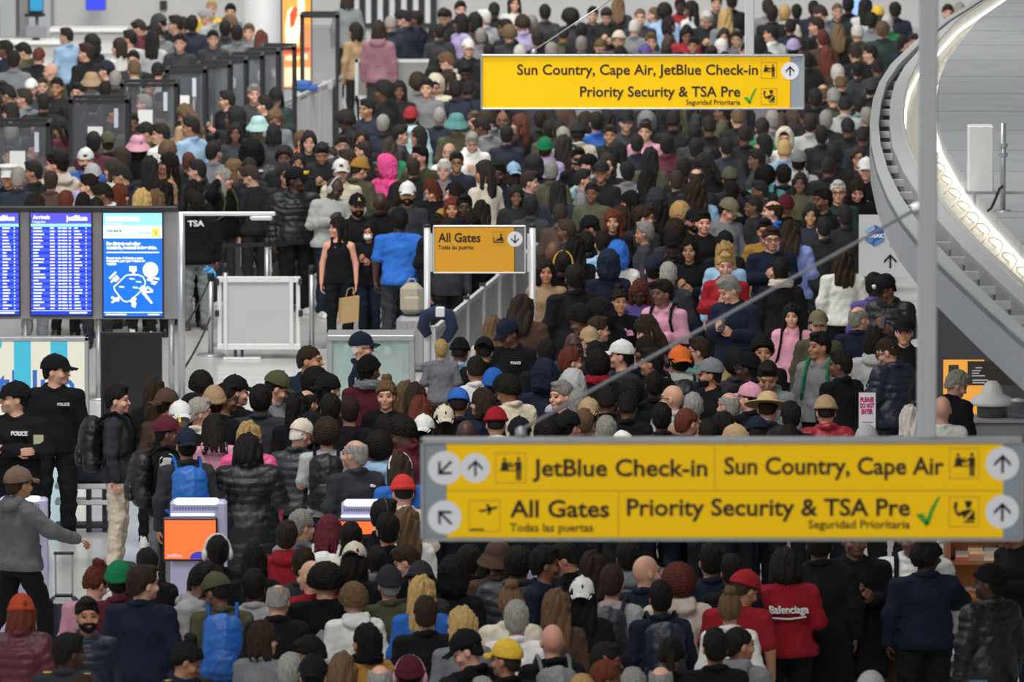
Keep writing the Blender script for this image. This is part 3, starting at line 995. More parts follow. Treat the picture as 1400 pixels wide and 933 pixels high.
# pale corrugated barrier
f0, f1 = at_z(389, 138, 1.15), at_z(466, 103, 1.15)
NP = 5
for i in range(NP):
    p = f0.lerp(f1, (i + .5) / NP)
    L_ = (f1 - f0).length / NP
    t = thing('fence_panel', 'pale ribbed barrier panel, %s from the lit orange advert end' % ('fifth', 'fourth', 'third', 'second', 'first')[i], 'barrier', (p.x, p.y, 0), math.atan2(f1.y - f0.y, f1.x - f0.x), 'pale ribbed barrier by the orange advert')
    m = MB()
    m.box((0, 0, .56), (L_ - .03, .03, 1.0))
    for k in range(6):
        m.box((-L_ / 2 + L_ * (k + .5) / 6, -.02, .56), (.06, .02, 1.0), bev=.008)
    m.build('panel', mat('barrier_grey', srgb('c2c4c4'), rough=.55), t)
    MB().box((0, 0, 1.12), (L_, .06, .05), bev=.006).build('top_rail', M_ALU, t)
    MB().box((-L_ / 2 + .02, 0, .57), (.05, .06, 1.14)).build('post', M_ALU, t)

# lit orange advert beside the column, and the dark booth in front of it
WO = 139.5
K = SignKit('lit_advert', 'glowing orange back-lit advert beside the round column', WO, 386, -60, 427, 122, .12)
K.t['category'] = 'advert'
frame_round(K, 384, -60, 427, 122, 2, M_BLACK)
M_ORG = mat('advert_orange', srgb('f08a3a'), rough=.4, emit=1.0)
M_CREAM = mat('advert_cream', srgb('ffe2b0'), rough=.4, emit=1.2)
M_RED = mat('advert_red', srgb('d8452a'), rough=.4, emit=.8)
K.rect(387, -58, 425, 120, M_ORG, 'lit_face', .004)
K.rect(389, 92, 424, 118, M_CREAM, 'lower_panel', .007)
K.polys([[(391, 66), (399, 64), (404, 30), (401, 8), (394, 14), (390, 40)], [(400, 60), (408, 62), (412, 20), (406, 24)], [(407, 20), (417, 18), (415, -20), (408, -20)], [(390, 82), (405, 84), (410, 78), (398, 75), (391, 77)], [(411, 80), (420, 82), (421, 74), (413, 72)]], M_CREAM, 'bright_shapes', .007)
K.polys([[(397, 38), (402, 36), (408, 12), (402, 8), (396, 20)], [(388, 74), (424, 70), (424, 64), (388, 68)]], M_RED, 'red_shapes', .0085)
wl = bpy.data.lights.new('advert_glow', 'POINT')
t = booth(410, 463, 20, 'tall dark framed booth in front of the glowing orange advert', False, 2.15)
lp = at_z(446, 103, .95)
tag(MB().box((0, 0, 0), (.17, .03, .13), bev=.008).build('card_holder', M_FROST, loc=(at_y(446, 103, 132.5).x, 133.2, 1.10)), 'small grey card holder on the dark booth desk', 'holder')
m = MB()
m.box((0, 0, .08), (.30, .25, .16), bev=.04).box((.16, -.02, .05), (.16, .2, .10), bev=.03)
tag(m.build('folded_bag', mat('bag_blue', srgb('2f5fa4'), rough=.6), loc=(at_y(412, 113, 131.3).x, 131.6, 1.13)), 'folded blue bag lying on top of the pale ribbed barrier', 'bag')

# framed barrier with a yellow caution board
WQ = 137.0
ca_, cb_ = at_y(485, 135, WQ), at_y(592, 81, WQ)
t = thing('barrier_panel', 'grey glazed barrier panel in a white frame with a yellow board', 'barrier', ((ca_.x + cb_.x) / 2, WQ, 0))
w_, z0, z1 = cb_.x - ca_.x, ca_.z, cb_.z
f = MB()
for x in (-w_ / 2 + .03, w_ / 2 - .03):
    f.box((x, 0, (z0 + z1) / 2), (.05, .05, z1 - z0))
for z in (z0 + .025, z1 - .025):
    f.box((0, 0, z), (w_, .05, .05))
f.build('frame', M_ALU, t)
MB().box((0, 0, (z0 + z1) / 2), (w_ - .1, .012, z1 - z0 - .1)).build('pane', mat('smoked_panel', srgb('8b8d8c'), rough=.3, var=.05), t)
for x in (-w_ / 2 + .1, w_ / 2 - .1):
    MB().box((x, 0, z0 / 2), (.05, .05, z0)).build('leg', M_ALU, t)
ya_, yb_ = at_y(512, 140, WQ - .08), at_y(525.5, 88, WQ - .08)
t = thing('caution_board', 'tall narrow yellow caution board leaning on the grey barrier panel', 'board', ((ya_.x + yb_.x) / 2, WQ - .10, ya_.z))
hh, ww = yb_.z - ya_.z, yb_.x - ya_.x
MB().poly([(-ww / 2, 0), (ww / 2, 0), (ww * .38, hh), (-ww * .38, hh)], (0, 0, 0), (1, 0, 0), (0, 0, 1), .03, (0, -1, 0)).build('front_leaf', mat('caution_yellow', srgb('e8b418'), rough=.45), t)
MB().poly([(-ww / 2, .02), (ww / 2, .02), (ww * .38, hh), (-ww * .38, hh)], (0, .06, 0), (1, 0, 0), (0, 0, 1), .03, (0, -1, 0)).build('back_leaf', mat('caution_yellow', srgb('e8b418'), rough=.45), t)
m = MB()
for k, z in enumerate((.40, .27, .21, .14, .07)):
    m.box((0, -.033, z), (ww * (.45, .6, .5, .6, .4)[k], .004, .022))
m.build('black_lettering', M_BLACK, t)

# check-in desks and far screens
for i, (px0, px1, ytop, lab) in enumerate(((70, 172, 39, 'long white check-in desk behind the pale blue shirt'), (-12, 88, 56, 'white check-in desk at the picture edge with a grey monitor'))):
    p, q = at_z(px0, ytop, 1.12), at_z(px1, ytop, 1.12)
    t = thing('check_in_desk', lab, 'desk', ((p.x + q.x) / 2, p.y, 0), 0, 'white check-in desks')
    w_ = q.x - p.x
    MB().box((0, .3, 1.09), (w_ + .06, .7, .06), bev=.01).build('desk_top', M_WHITE, t)
    MB().box((0, .35, .53), (w_, .55, 1.06), bev=.01).build('cabinet', mat('desk_front', srgb('c4c4c2'), rough=.5), t)
    MB().box((0, .05, .72), (w_, .04, .04)).build('trim_strip', M_ALU, t)
    MB().box((-.1, .06, .5), (.05, .03, .3)).build('slot', M_BLACK, t)
p = at_z(48, 50, 1.18)
t = thing('desk_monitor', 'low grey monitor on the check-in desk at the picture edge', 'monitor', (at_y(49, 48, 143.0).x, 143.0, 1.12))
MB().box((0, 0, .14), (.34, .05, .20), bev=.01).build('screen', mat('monitor_grey', srgb('7d8086'), rough=.5), t)
MB().box((0, .02, .02), (.12, .12, .04)).build('foot', M_BLACK, t)
c = at_y(131, 0, 161.0)
t = thing('wall_screen', 'small bright blue screen high on the far white wall', 'screen', c)
MB().box((0, 0, .06), (.37, .06, .50), bev=.01).build('casing', M_BLACK, t)
MB().box((0, -.032, .06), (.35, .01, .48)).build('display', mat('far_blue', srgb('2436c8'), rough=.3, emit=.9), t)
MB().box((0, 1.0, .06), (.06, 2.0, .06)).build('bracket', M_BLACK, t)
c = at_y(49, 6, 150.0)
t = thing('tilted_screen', 'teal tilted screen on a dark tray near the far desks', 'screen', c, math.radians(-18))
s_ = MB().box((0, 0, .06), (.27, .05, .42), bev=.01).build('casing', M_BLACK, t)
MB().box((.02, -.028, .07), (.23, .01, .36)).build('display', mat('far_teal', srgb('2c7fa4'), rough=.3, emit=.8), t)
MB().box((0, -.05, -.18), (.30, .24, .05), bev=.01).build('tray', M_BLACK, t)
MB().tube([(0, .05, -.16), (0, .05, -c.z)], .03, 12).build('post', M_STEEL, t, smooth=True)
c = at_y(223, 8, 162.8)
tag(MB().box((0, 0, 0), (.13, .10, .17), bev=.01).build('wall_box', M_BLACK, loc=(c.x, 162.98, c.z)), 'small black box on the far white wall', 'box')
c = at_y(1172, 8, 152)
t = thing('far_screen', 'bright blue and white screen beyond the crowd by the curved roof', 'screen', c)
MB().box((0, 0, 0), (.34, .06, .5), bev=.01).build('casing', M_BLACK, t)
MB().box((0, -.032, 0), (.31, .01, .46)).build('display', mat('far_white_blue', srgb('7fa4ee'), rough=.3, emit=1.0), t)
MB().tube([(0, .05, -.2), (0, .05, -c.z)], .04, 12).build('post', M_STEEL, t, smooth=True)

# ------------------------------------------------------------------ self-service kiosks
M_KIOSK = mat('kiosk_lilac', srgb('b9b6d6'), rough=.4)
M_KBLUE = mat('kiosk_light', (.55, .62, 1.0), emit=1.3)
M_KORG = mat('kiosk_orange', srgb('fa6a34'), rough=.3, emit=.85)


def kiosk(px, py, label, w_=.50, zk=1.52):
    p = at_z(px, py, zk)
    OBST.append((p.x, p.y + .05, w_ / 2, .2))
    t = thing('check_in_kiosk', label, 'kiosk', (p.x, p.y, 0), 0, 'self-service kiosks')
    t.scale.z = zk / 1.52
    MB().box((.02, .12, .76), (w_, .22, 1.50), bev=.02).build('cabinet', M_KIOSK, t)
    MB().box((0, .10, 1.50), (w_ * .78, .20, .05), bev=.015).build('top_light', M_KBLUE, t)
    MB().box((-.03, -.004, 1.395), (w_ * .78, .03, .022), bev=.006).build('front_light', M_KBLUE, t)
    g_ = MB()
    for i in range(16):
        g_.box((-w_ * .38 + i * w_ * .05, .006, 1.45), (.010, .01, .022))
    g_.build('vent_slots', M_DSLATE, t)
    MB().box((-.05, -.05, 1.185), (w_ * .97, .08, .39), bev=.012).build('screen_frame', M_BLACK, t)
    MB().box((-.05, -.093, 1.185), (w_ * .90, .006, .345)).build('display', M_KORG, t)
    MB().poly([(.085 * math.cos(a_), .065 * math.sin(a_)) for a_ in [math.pi * i / 12 for i in range(13)]], (.03, -.096, 1.015), (1, 0, 0), (0, 0, 1), .003, (0, -1, 0)).build('touch_badge', mat('kiosk_badge', srgb('3a35b4'), emit=.5), t)
    text('jetBlue', .045, M_DISC, t, (-.05 - w_ * .40, -.099, 1.03), 'airline_lettering', bold=.001)
    MB().box((.0, .1, .02), (w_ + .1, .45, .04), bev=.01).build('base', M_STEEL, t)


kiosk(268, 685, 'kiosk with a wide orange screen in front of the black puffer coat')
kiosk(496, 687, 'kiosk with orange screen half hidden beside the big yellow sign', .42)
kiosk(28, 682, 'kiosk mostly hidden behind the walking charcoal hoodie', .44, 1.30)

# bench and luggage near the officers
bx = at_z(111, 733, 0)
t = thing('bench', 'low white metal bench with black legs beside the police officers', 'bench', (bx.x, bx.y + .4, 0))
for z in (.46, .30):
    MB().box((0, 0, z), (.55, .28, .05), bev=.008).build('slat', M_ALU, t)
for x in (-.2, .06, .22):
    MB().box((x, 0, .22), (.045, .26, .44)).build('leg', M_BLACK, t)
MB().box((0, 0, .06), (.56, .30, .04), bev=.008).build('lower_rail', M_BLACK, t)


def suitcase(px, py, ztop, label, col, w_=.42, d_=.26, h_=.62, handle=0.0, rz=0.0, metal=.0, hcol=None):
    p = at_z(px, py, ztop)
    OBST.append((p.x, p.y, w_ / 2 - .1, d_ / 2 - .05))
    t = thing('suitcase', label, 'suitcase', (p.x, p.y, 0), rz, 'rolling suitcases')
    m_ = mat('suitcase_' + col, srgb(col), rough=.35, bump=.05)
    MB().box((0, 0, .06 + h_ / 2), (w_, d_, h_), bev=.05).build('shell', m_, t, smooth=False)
    g_ = MB()
    for i in range(5):
        g_.box((-w_ * .34 + i * w_ * .17, -d_ / 2 - .004, .06 + h_ / 2), (.02, .012, h_ * .8), bev=.005)
    g_.build('ribbing', m_, t)
    MB().box((0, 0, .06 + h_ + .012), (.16, .03, .03), bev=.01).build('carry_handle', M_BLACK, t)
    for x in (-w_ * .36, w_ * .36):
        for y in (-d_ * .3, d_ * .3):
            MB().tube([(x - .012, y, .03), (x + .012, y, .03)], .03, 12).build('wheel', M_BLACK, t)
    if handle:
        hm = mat('handle_' + (hcol or 'b9bcbe'), srgb(hcol or 'b9bcbe'), rough=.35, metal=.4)
        for x in (-.075, .075):
            MB().tube([(x, d_ * .35, h_), (x, d_ * .35, .06 + h_ + handle)], .009, 8).build('pull_tube', hm, t)
        MB().tube([(-.09, d_ * .35, .06 + h_ + handle), (.09, d_ * .35, .06 + h_ + handle)], .014, 8).build('pull_grip', M_BLACK, t)


suitcase(87, 816, .56, 'dark navy suitcase pulled by the walking charcoal hoodie', '262c3c', .30, .22, .50, .38)
suitcase(392, 357, .60, 'dark grey suitcase with pale yellow pull handle behind the belt', '3b3630', .36, .24, .54, .36, 0, 0, 'cfc48a')
suitcase(1204, 876, .72, 'glossy navy suitcase on the floor in front of the white puffer jacket', '161c2c', .46, .30, .66)
suitcase(563, 432, .66, 'grey suitcase under the beige backpack beside the blue polo shirt', '8a8b8c', .36, .24, .60)
p = at_z(563, 432, .66)
b_ = MB().box((0, 0, .19), (.27, .16, .38), bev=.07).build('backpack', mat('beige_canvas', srgb('a09a86'), rough=.9, bump=.3), loc=(p.x, p.y, .67))
tag(b_, 'beige backpack standing on the grey suitcase beside the blue polo', 'backpack')
MB().box((0, -.09, .14), (.20, .06, .18), bev=.03).build('front_pocket', mat('beige_canvas', srgb('a09a86'), rough=.9, bump=.3), b_)
MB().tube([(-.05, .02, .37), (-.03, .02, .42), (.03, .02, .42), (.05, .02, .37)], .01, 8).build('grab_handle', mat('beige_canvas', srgb('a09a86')), b_)
# duffel on the bench
d_ = MB().tube([(-.24, 0, 0), (-.2, 0, 0), (.2, 0, 0), (.24, 0, 0)], [.10, .15, .15, .10], 18)
d_ = d_.build('duffel_bag', mat('duffel_navy', srgb('1e2738'), rough=.8, bump=.3), smooth=True, loc=(bx.x, bx.y + .4, .635))
tag(d_, 'dark navy duffel bag lying on the white bench', 'bag')
MB().tube([(-.1, 0, .14), (-.08, 0, .2), (.08, 0, .2), (.1, 0, .14)], .014, 8).build('strap', M_BLACK, d_)

# pet carrier
p = at_z(1300, 885, .50)
t = thing('pet_carrier', 'pale grey pet carrier with a black heart cut-out', 'pet carrier', (p.x, p.y, 0), math.radians(-12))
M_PC = mat('carrier_grey', srgb('9a98aa'), rough=.45)
MB().box((0, 0, .11), (.31, .46, .20), bev=.03).build('tray', M_PC, t)
MB().box((0, 0, .245), (.325, .475, .09), bev=.02).build('dark_band', M_BLACK, t)
MB().add([(-.155, -.23, .28), (.155, -.23, .28), (.155, .23, .28), (-.155, .23, .28), (-.12, -.19, .47), (.12, -.19, .47), (.12, .19, .47), (-.12, .19, .47)],
         [(3, 2, 1, 0), (4, 5, 6, 7), (0, 1, 5, 4), (1, 2, 6, 5), (2, 3, 7, 6), (3, 0, 4, 7)]).build('lid', M_PC, t)
hp = []
for i in range(28):
    a_ = 2 * math.pi * i / 28
    hp.append((.003 * 16 * math.sin(a_) ** 3, .003 * (13 * math.cos(a_) - 5 * math.cos(2 * a_) - 2 * math.cos(3 * a_) - math.cos(4 * a_))))
MB().poly(hp[::-1], (.03, -.225, .37), (1, 0, 0), (0, .2, .98), .01, (0, -1, .2)).build('heart', M_BLACK, t)
MB().tube([(-.06, 0, .47), (-.05, 0, .51), (.05, 0, .51), (.06, 0, .47)], .012, 8).build('carry_handle', M_BLACK, t)

# paper bags
p = at_z(476, 417, .72)
t = thing('paper_bag', 'crumpled brown paper bag hanging beside the black tank top', 'bag', (p.x, p.y - .15, .52), math.radians(20))
M_KRAFT = mat('kraft_paper', srgb('a98d63'), rough=.9, bump=.4, bscale=14)
MB().add([(-.11, -.06, 0), (.11, -.06, .02), (.11, .06, .02), (-.11, .06, 0), (-.09, -.045, .29), (.13, -.04, .32), (.13, .04, .32), (-.09, .045, .29)],
         [(3, 2, 1, 0), (4, 5, 6, 7), (0, 1, 5, 4), (1, 2, 6, 5), (2, 3, 7, 6), (3, 0, 4, 7)]).build('bag_body', M_KRAFT, t)
MB().tube([(-.03, 0, .29), (.0, 0, .40), (.06, 0, .42), (.08, 0, .31)], .006, 6).build('bag_handle', M_KRAFT, t)
p = at_z(340, 300, 1.0)
t = thing('paper_bag', 'white paper carrier bag with brown print behind the gantry arm', 'bag', (p.x, p.y - .1, .40), math.radians(-8))
MB().box((0, 0, .28), (.20, .12, .56), bev=.01).build('bag_body', M_PAPER, t)
MB().poly([(-.05, .1), (.03, .08), (.05, .3), (.0, .5), (-.04, .44), (.01, .28)], (0, -.062, 0), (1, 0, 0), (0, 0, 1), .003, (0, -1, 0)).build('brown_print', mat('bag_print', srgb('8a4a34')), t)
MB().tube([(-.06, 0, .55), (-.04, 0, .68), (.04, 0, .68), (.06, 0, .55)], .006, 6).build('bag_handle', M_KRAFT, t)

# ------------------------------------------------------------------ shop corner under the roof
WM = 89.5
K = SignKit('lit_advert', 'orange lit panel with a dark menu board under the curved roof', WM, 1289, 490, 1400, 640, .08)
K.t['category'] = 'advert'
K.rect(1289, 492, 1345, 640, mat('shop_orange', srgb('e09a3c'), rough=.5, emit=.75), 'lit_face')
K.rect(1296, 499, 1310, 512, M_DARKWALL, 'small_sign', .006)
K.rect(1322, 494, 1400, 527, mat('menu_dark', srgb('48413a'), rough=.6), 'menu_board', .008)
for i, (ya, xa, xb) in enumerate(((502, 1333, 1342), (506, 1328, 1340), (509.5, 1328, 1338), (513, 1328, 1346), (519, 1329, 1350), (522.5, 1329, 1346))):
    K.rect(xa, ya, xb, ya + 1.7, M_DISC, 'menu_line', .014)
# shop counter, dome lamp, jar
WK = 87.0
p, q = at_y(1326, 578, WK), at_y(1460, 578, WK)
t = thing('shop_counter', 'grey shop counter block beside the big yellow sign corner', 'counter', ((p.x + q.x) / 2, WK, 0))
MB().box((0, .2, p.z / 2), (q.x - p.x, .5, p.z), bev=.01).build('body', M_GREYPAINT, t)
MB().box((0, .2, p.z + .015), (q.x - p.x + .04, .56, .03), bev=.006).build('counter_top', mat('counter_top', srgb('9da1a6'), rough=.4), t)
c = at_y(1356, 556, WK + .3)
zz = at_y(1356, 576, WK + .3).z
t = thing('dome_lamp', 'white stepped dome cover standing on the shop counter', 'lamp', (c.x, WK + .25, p.z + .03))
MB().lathe([(.15, .0), (.15, .10), (.13, .12)], n=28).build('drum', mat('drum_dark', srgb('5f5a55'), rough=.4), t, smooth=True)
MB().lathe([(.215, .12), (.225, .14), (.20, .19), (.11, .235), (.105, .26), (.075, .33), (.045, .36), (.0, .365)], n=36).build('dome', M_WHITE, t, smooth=True)
t = thing('jar', 'clear jar with a lid on the shop counter beside the dome', 'jar', (c.x + .25, WK + .15, p.z + .03))
MB().lathe([(.07, 0), (.078, .03), (.078, .13), (.06, .16)], n=22).build('glass_body', M_ACRYL, t, smooth=True)
MB().lathe([(.068, .16), (.068, .185), (.02, .20)], n=22).build('lid', M_ALU, t, smooth=True)
# book shelves lit warm, bottom right
WR = 76.5
p, q = at_y(1296, 850, WR), at_y(1420, 740, WR)
t = thing('shop_shelves', 'warm lit shop shelving with stacked goods below the big sign', 'shelves', ((p.x + q.x) / 2, WR, 0))
wS = q.x - p.x
M_WOOD = mat('shelf_wood', srgb('7a4a2c'), rough=.6, var=.15, vscale=6)
MB().box((0, .42, .85), (wS, .04, 1.7)).build('back_board', mat('shelf_back', srgb('9c5a2a'), rough=.6, emit=.10), t)
for x in (-wS / 2, wS / 2):
    MB().box((x, .2, .85), (.04, .46, 1.7)).build('side_panel', M_WOOD, t)
for z in (.30, .70, 1.02, 1.34, 1.68):
    MB().box((0, .2, z), (wS, .44, .03)).build('shelf', M_WOOD, t)
rs = random.Random(3)
bcols = ('c8a27a', 'd8c8b0', 'a8563a', '8f8a86', 'c27a3c', 'b8b2a8')
for (z, xs) in ((.715, (-.30, -.12, .06, .24)), (1.035, (-.34, -.19, -.02, .13, .30)), (.315, (-.25, 0, .25))):
    for k, x in enumerate(xs):
        n_ = rs.randint(3, 5)
        for i in range(n_):
            cn = rs.choice(bcols)
            b_ = MB().box((0, 0, .014), (.13, .18, .028)).build('book', mat('cover_' + cn, srgb(cn), rough=.5), loc=(t.location.x + x * wS, WR + .13, z + i * .0285))
            b_.rotation_euler.z = rs.uniform(-.1, .1)
            MB().box((.004, 0, .014), (.126, .176, .020)).build('pages', M_PAPER, b_)
            tag(b_, 'paperback in a flat stack on the warm lit shop shelves', 'book', 'paperbacks stacked on the shop shelves')
ll = bpy.data.lights.new('shelf_lamp', 'AREA')
ll.energy, ll.color, ll.size = 9, (1, .62, .30), .5
lo_ = bpy.data.objects.new('shelf_lamp', ll)
lo_.location, lo_.rotation_euler = (t.location.x, WR - .1, 1.95), (math.radians(20), 0, 0)
COL.objects.link(lo_)
# ------------------------------------------------------------------ people: a signed-distance sculpting kit
def smin(a, b, k):
    h = np.clip(0.5 + 0.5 * (b - a) / k, 0, 1)
    return b + (a - b) * h - k * h * (1 - h)


class SDF:
    """Blends rounded limbs and ellipsoids on a voxel grid and meshes the surface."""

    def __init__(self, lo, hi, h):
        self.lo = np.array(lo, np.float32)
        self.h = h
        self.n = np.ceil((np.array(hi) - self.lo) / h).astype(int) + 1
        self.d = np.full(self.n, 1.0, np.float32)
        self.ax = [(self.lo[i] + h * np.arange(self.n[i])).astype(np.float32) for i in range(3)]

    def win(self, lo, hi, mg):
        s = []
        for i in range(3):
            a = int(max(0, math.floor((lo[i] - mg - self.lo[i]) / self.h)))
            b = int(min(self.n[i], math.ceil((hi[i] + mg - self.lo[i]) / self.h) + 1))
            s.append(slice(a, max(a, b)))
        return tuple(s)

    def xyz(self, s=None):
        s = s or (slice(None),) * 3
        return self.ax[0][s[0]][:, None, None], self.ax[1][s[1]][None, :, None], self.ax[2][s[2]][None, None, :]

    def put(self, s, d, k, op):
        cur = self.d[s]
        if op == 'u':
            self.d[s] = smin(cur, d, k) if k > 0 else np.minimum(cur, d)
        elif op == 'c':
            self.d[s] = -smin(-cur, d, k) if k > 0 else np.maximum(cur, -d)

    def cap(self, a, b, ra, rb=None, k=0.02, op='u', quilt=None, flat=None):
        rb = ra if rb is None else rb
        a, b = np.array(a, np.float32), np.array(b, np.float32)
        r = max(ra, rb)
        s = self.win(np.minimum(a, b) - r, np.maximum(a, b) + r, max(.05, 2.5 * k))
        X, Y, Z = self.xyz(s)
        ab = b - a
        L = float(ab @ ab) + 1e-12
        t = np.clip(((X - a[0]) * ab[0] + (Y - a[1]) * ab[1] + (Z - a[2]) * ab[2]) / L, 0, 1)
        dx, dy, dz = X - a[0] - t * ab[0], Y - a[1] - t * ab[1], Z - a[2] - t * ab[2]
        if flat is not None:
            dy = dy * flat
        d = np.sqrt(dx * dx + dy * dy + dz * dz) - (ra + t * (rb - ra))
        if quilt:
            d = d - quilt[0] * np.abs(np.sin(t * math.sqrt(L) * math.pi / quilt[1]))
        self.put(s, d, k, op)
        return self

    def ell(self, c, r, k=0.03, op='u', rx=0.0, quilt=None, R=None):
        c, r = np.array(c, np.float32), np.array(r, np.float32)
        m = float(max(r))
        e = np.array([m, m, m]) if R is not None else np.array([r[0], m, m]) if rx else r
        s = self.win(c - e, c + e, max(.05, 2.5 * k))
        X, Y, Z = self.xyz(s)
        x, y, z = X - c[0], Y - c[1], Z - c[2]
        if rx:
            ca, sa = math.cos(rx), math.sin(rx)
            y, z = y * ca + z * sa, -y * sa + z * ca
        if R is not None:
            x, y, z = (R[0][i] * x + R[1][i] * y + R[2][i] * z for i in range(3))
        k0 = np.sqrt((x / r[0]) ** 2 + (y / r[1]) ** 2 + (z / r[2]) ** 2)
        k1 = np.sqrt((x / r[0] ** 2) ** 2 + (y / r[1] ** 2) ** 2 + (z / r[2] ** 2) ** 2) + 1e-6
        d = k0 * (k0 - 1) / k1
        if quilt:
            d = d - quilt[0] * np.abs(np.sin((Z + 0 * X) * math.pi / quilt[1]))
        self.put(s, d.astype(np.float32), k, op)
        return self

    def plane(self, n, c, k=0.0):
        """keep the side where n.p > c"""
        X, Y, Z = self.xyz()
        d = c - (X * n[0] + Y * n[1] + Z * n[2])
        self.d = -smin(-self.d, -d, k) if k > 0 else np.maximum(self.d, d)
        return self

    def noise(self, amp, sc, seed=0, ax=(1, 1, 1)):
        r = np.random.RandomState(seed)
        X, Y, Z = self.xyz()
        out = 0
        for o in range(4):
            f = sc * (1.0 + .6 * o)
            v = r.normal(size=3)
            v = v / np.linalg.norm(v) * f * np.array(ax)
            u = r.normal(size=3) * f * .6 * np.array(ax)
            out = out + np.sin(X * v[0] + Y * v[1] + Z * v[2] + 1.7 * np.sin(X * u[0] + Y * u[1] + Z * u[2] + o) + r.uniform(0, 6)) / (1 + .5 * o)
        self.d = self.d + amp * out.astype(np.float32) * (np.abs(self.d) < .06)
        return self

    def mesh(self):
        d, n = self.d, self.n
        ins = d < 0
        c = np.zeros(n - 1, np.int8)
        off = [(i, j, k) for i in (0, 1) for j in (0, 1) for k in (0, 1)]
        for i, j, k in off:
            c += ins[i:n[0] - 1 + i, j:n[1] - 1 + j, k:n[2] - 1 + k]
        act = np.argwhere((c > 0) & (c < 8))
        idx = np.full(n - 1, -1, np.int64)
        idx[act[:, 0], act[:, 1], act[:, 2]] = np.arange(len(act))
        acc = np.zeros((len(act), 3))
        cnt = np.zeros(len(act))
        for p in off:
            for a in range(3):
                if p[a]:
                    continue
                q = list(p)
                q[a] = 1
                d0 = d[act[:, 0] + p[0], act[:, 1] + p[1], act[:, 2] + p[2]]
                d1 = d[act[:, 0] + q[0], act[:, 1] + q[1], act[:, 2] + q[2]]
                m = (d0 < 0) != (d1 < 0)
                t = np.where(m, d0 / np.where(d0 == d1, 1, d0 - d1), 0)
                pt = np.tile(np.array(p, float), (len(act), 1))
                pt[:, a] += t
                acc += pt * m[:, None]
                cnt += m
        v = (act + acc / cnt[:, None]) * self.h + self.lo
        quads = []
        for a in range(3):
            b, e = (a + 1) % 3, (a + 2) % 3
            sl0 = [slice(None)] * 3
            sl1 = [slice(None)] * 3
            sl0[a], sl1[a] = slice(0, n[a] - 1), slice(1, n[a])
            i0, i1 = ins[tuple(sl0)], ins[tuple(sl1)]
            ed = np.argwhere(i0 != i1)
            ed = ed[(ed[:, b] > 0) & (ed[:, e] > 0) & (ed[:, b] < n[b] - 1) & (ed[:, e] < n[e] - 1)]
            if not len(ed):
                continue
            flip = i0[ed[:, 0], ed[:, 1], ed[:, 2]]
            cs = []
            for db, de in ((0, 0), (-1, 0), (-1, -1), (0, -1)):
                q = ed.copy()
                q[:, b] += db
                q[:, e] += de
                cs.append(idx[q[:, 0], q[:, 1], q[:, 2]])
            Q = np.stack(cs, 1)
            Q[~flip] = Q[~flip][:, ::-1]
            quads.append(Q)
        return v, np.concatenate(quads)


def np_mesh(name, v, q, m=None):
    me = bpy.data.meshes.new(name)
    me.vertices.add(len(v))
    me.vertices.foreach_set('co', np.asarray(v, np.float32).ravel())
    me.loops.add(q.size)
    me.loops.foreach_set('vertex_index', q.ravel().astype(np.int32))
    me.polygons.add(len(q))
    me.polygons.foreach_set('loop_start', (np.arange(len(q)) * q.shape[1]).astype(np.int32))
    me.update(calc_edges=True)
    me.shade_smooth()
    if m:
        me.materials.append(m)
    return me


# --- the skeletons, for a figure 1.72 m tall that faces -Y
POSES = {}


def pose(name, right, left, legs='stand', down=False):
    POSES[name] = dict(right=right, left=left, legs=legs, down=down)


S_R = ((-.235, .02, 1.13), (-.245, -.03, .885), (0, -.12, -1), (1, 0, 0), .45)
S_L = ((.235, .02, 1.13), (.245, -.03, .885), (0, -.12, -1), (-1, 0, 0), .45)
P_R = ((-.235, .01, 1.145), (-.085, -.255, 1.21), (.30, -.62, .60), (.75, .5, .2), .9)
P_L = ((.235, .01, 1.145), (.075, -.245, 1.17), (-.40, -.62, .45), (-.7, .5, .3), .9)
X_R = ((-.25, -.06, 1.14), (.045, -.205, 1.15), (1, -.05, .1), (0, 1, 0), .5)
X_L = ((.25, -.06, 1.14), (-.045, -.235, 1.19), (-1, -.05, .05), (0, 1, 0), .5)
A_R = ((-.37, -.10, 1.43), (-.165, -.05, 1.60), (.75, .25, .45), (.5, .75, -.2), .5)
R_R = ((-.285, -.12, 1.215), (-.30, -.36, 1.125), (0, -.85, -.3), (0, -.3, -1), .75)
pose('stand', S_R, S_L)
pose('bow', S_R, S_L, down=True)
pose('phone', P_R, P_L, down=True)
pose('clasp', P_R, P_L)
pose('cross', X_R, X_L)
pose('armup', A_R, S_L)
pose('reach', R_R, S_L)
pose('walk', R_R, S_L, legs='walk')
pose('sit', P_R, P_L, legs='sit')
LEGS = {
    'stand': (((-.092, .0, .905), (-.098, -.012, .49), (-.105, .025, .085)), ((.092, .0, .905), (.105, -.005, .49), (.118, .03, .085))),
    'walk': (((-.092, .0, .905), (-.095, -.17, .52), (-.095, -.20, .10)), ((.092, .0, .905), (.095, .08, .50), (.10, .36, .17))),
    'sit': (((-.10, .0, .905), (-.15, -.36, .95), (-.15, -.38, .55)), ((.10, .0, .905), (.15, -.36, .95), (.15, -.38, .55))),
}
SH = 1.368
DOWN = math.radians(26)
HSC = 1.06
PIV = Vector((0, .02, 1.50))


def headm(down, yaw):
    return Matrix.Translation(PIV) @ Matrix.Rotation(math.radians(yaw), 4, 'Z') @ Matrix.Rotation(DOWN if down else 0, 4, 'X') @ Matrix.Scale(HSC, 4) @ Matrix.Translation(-PIV)


def u3(v):
    v = np.array(v, float)
    return v / np.linalg.norm(v)


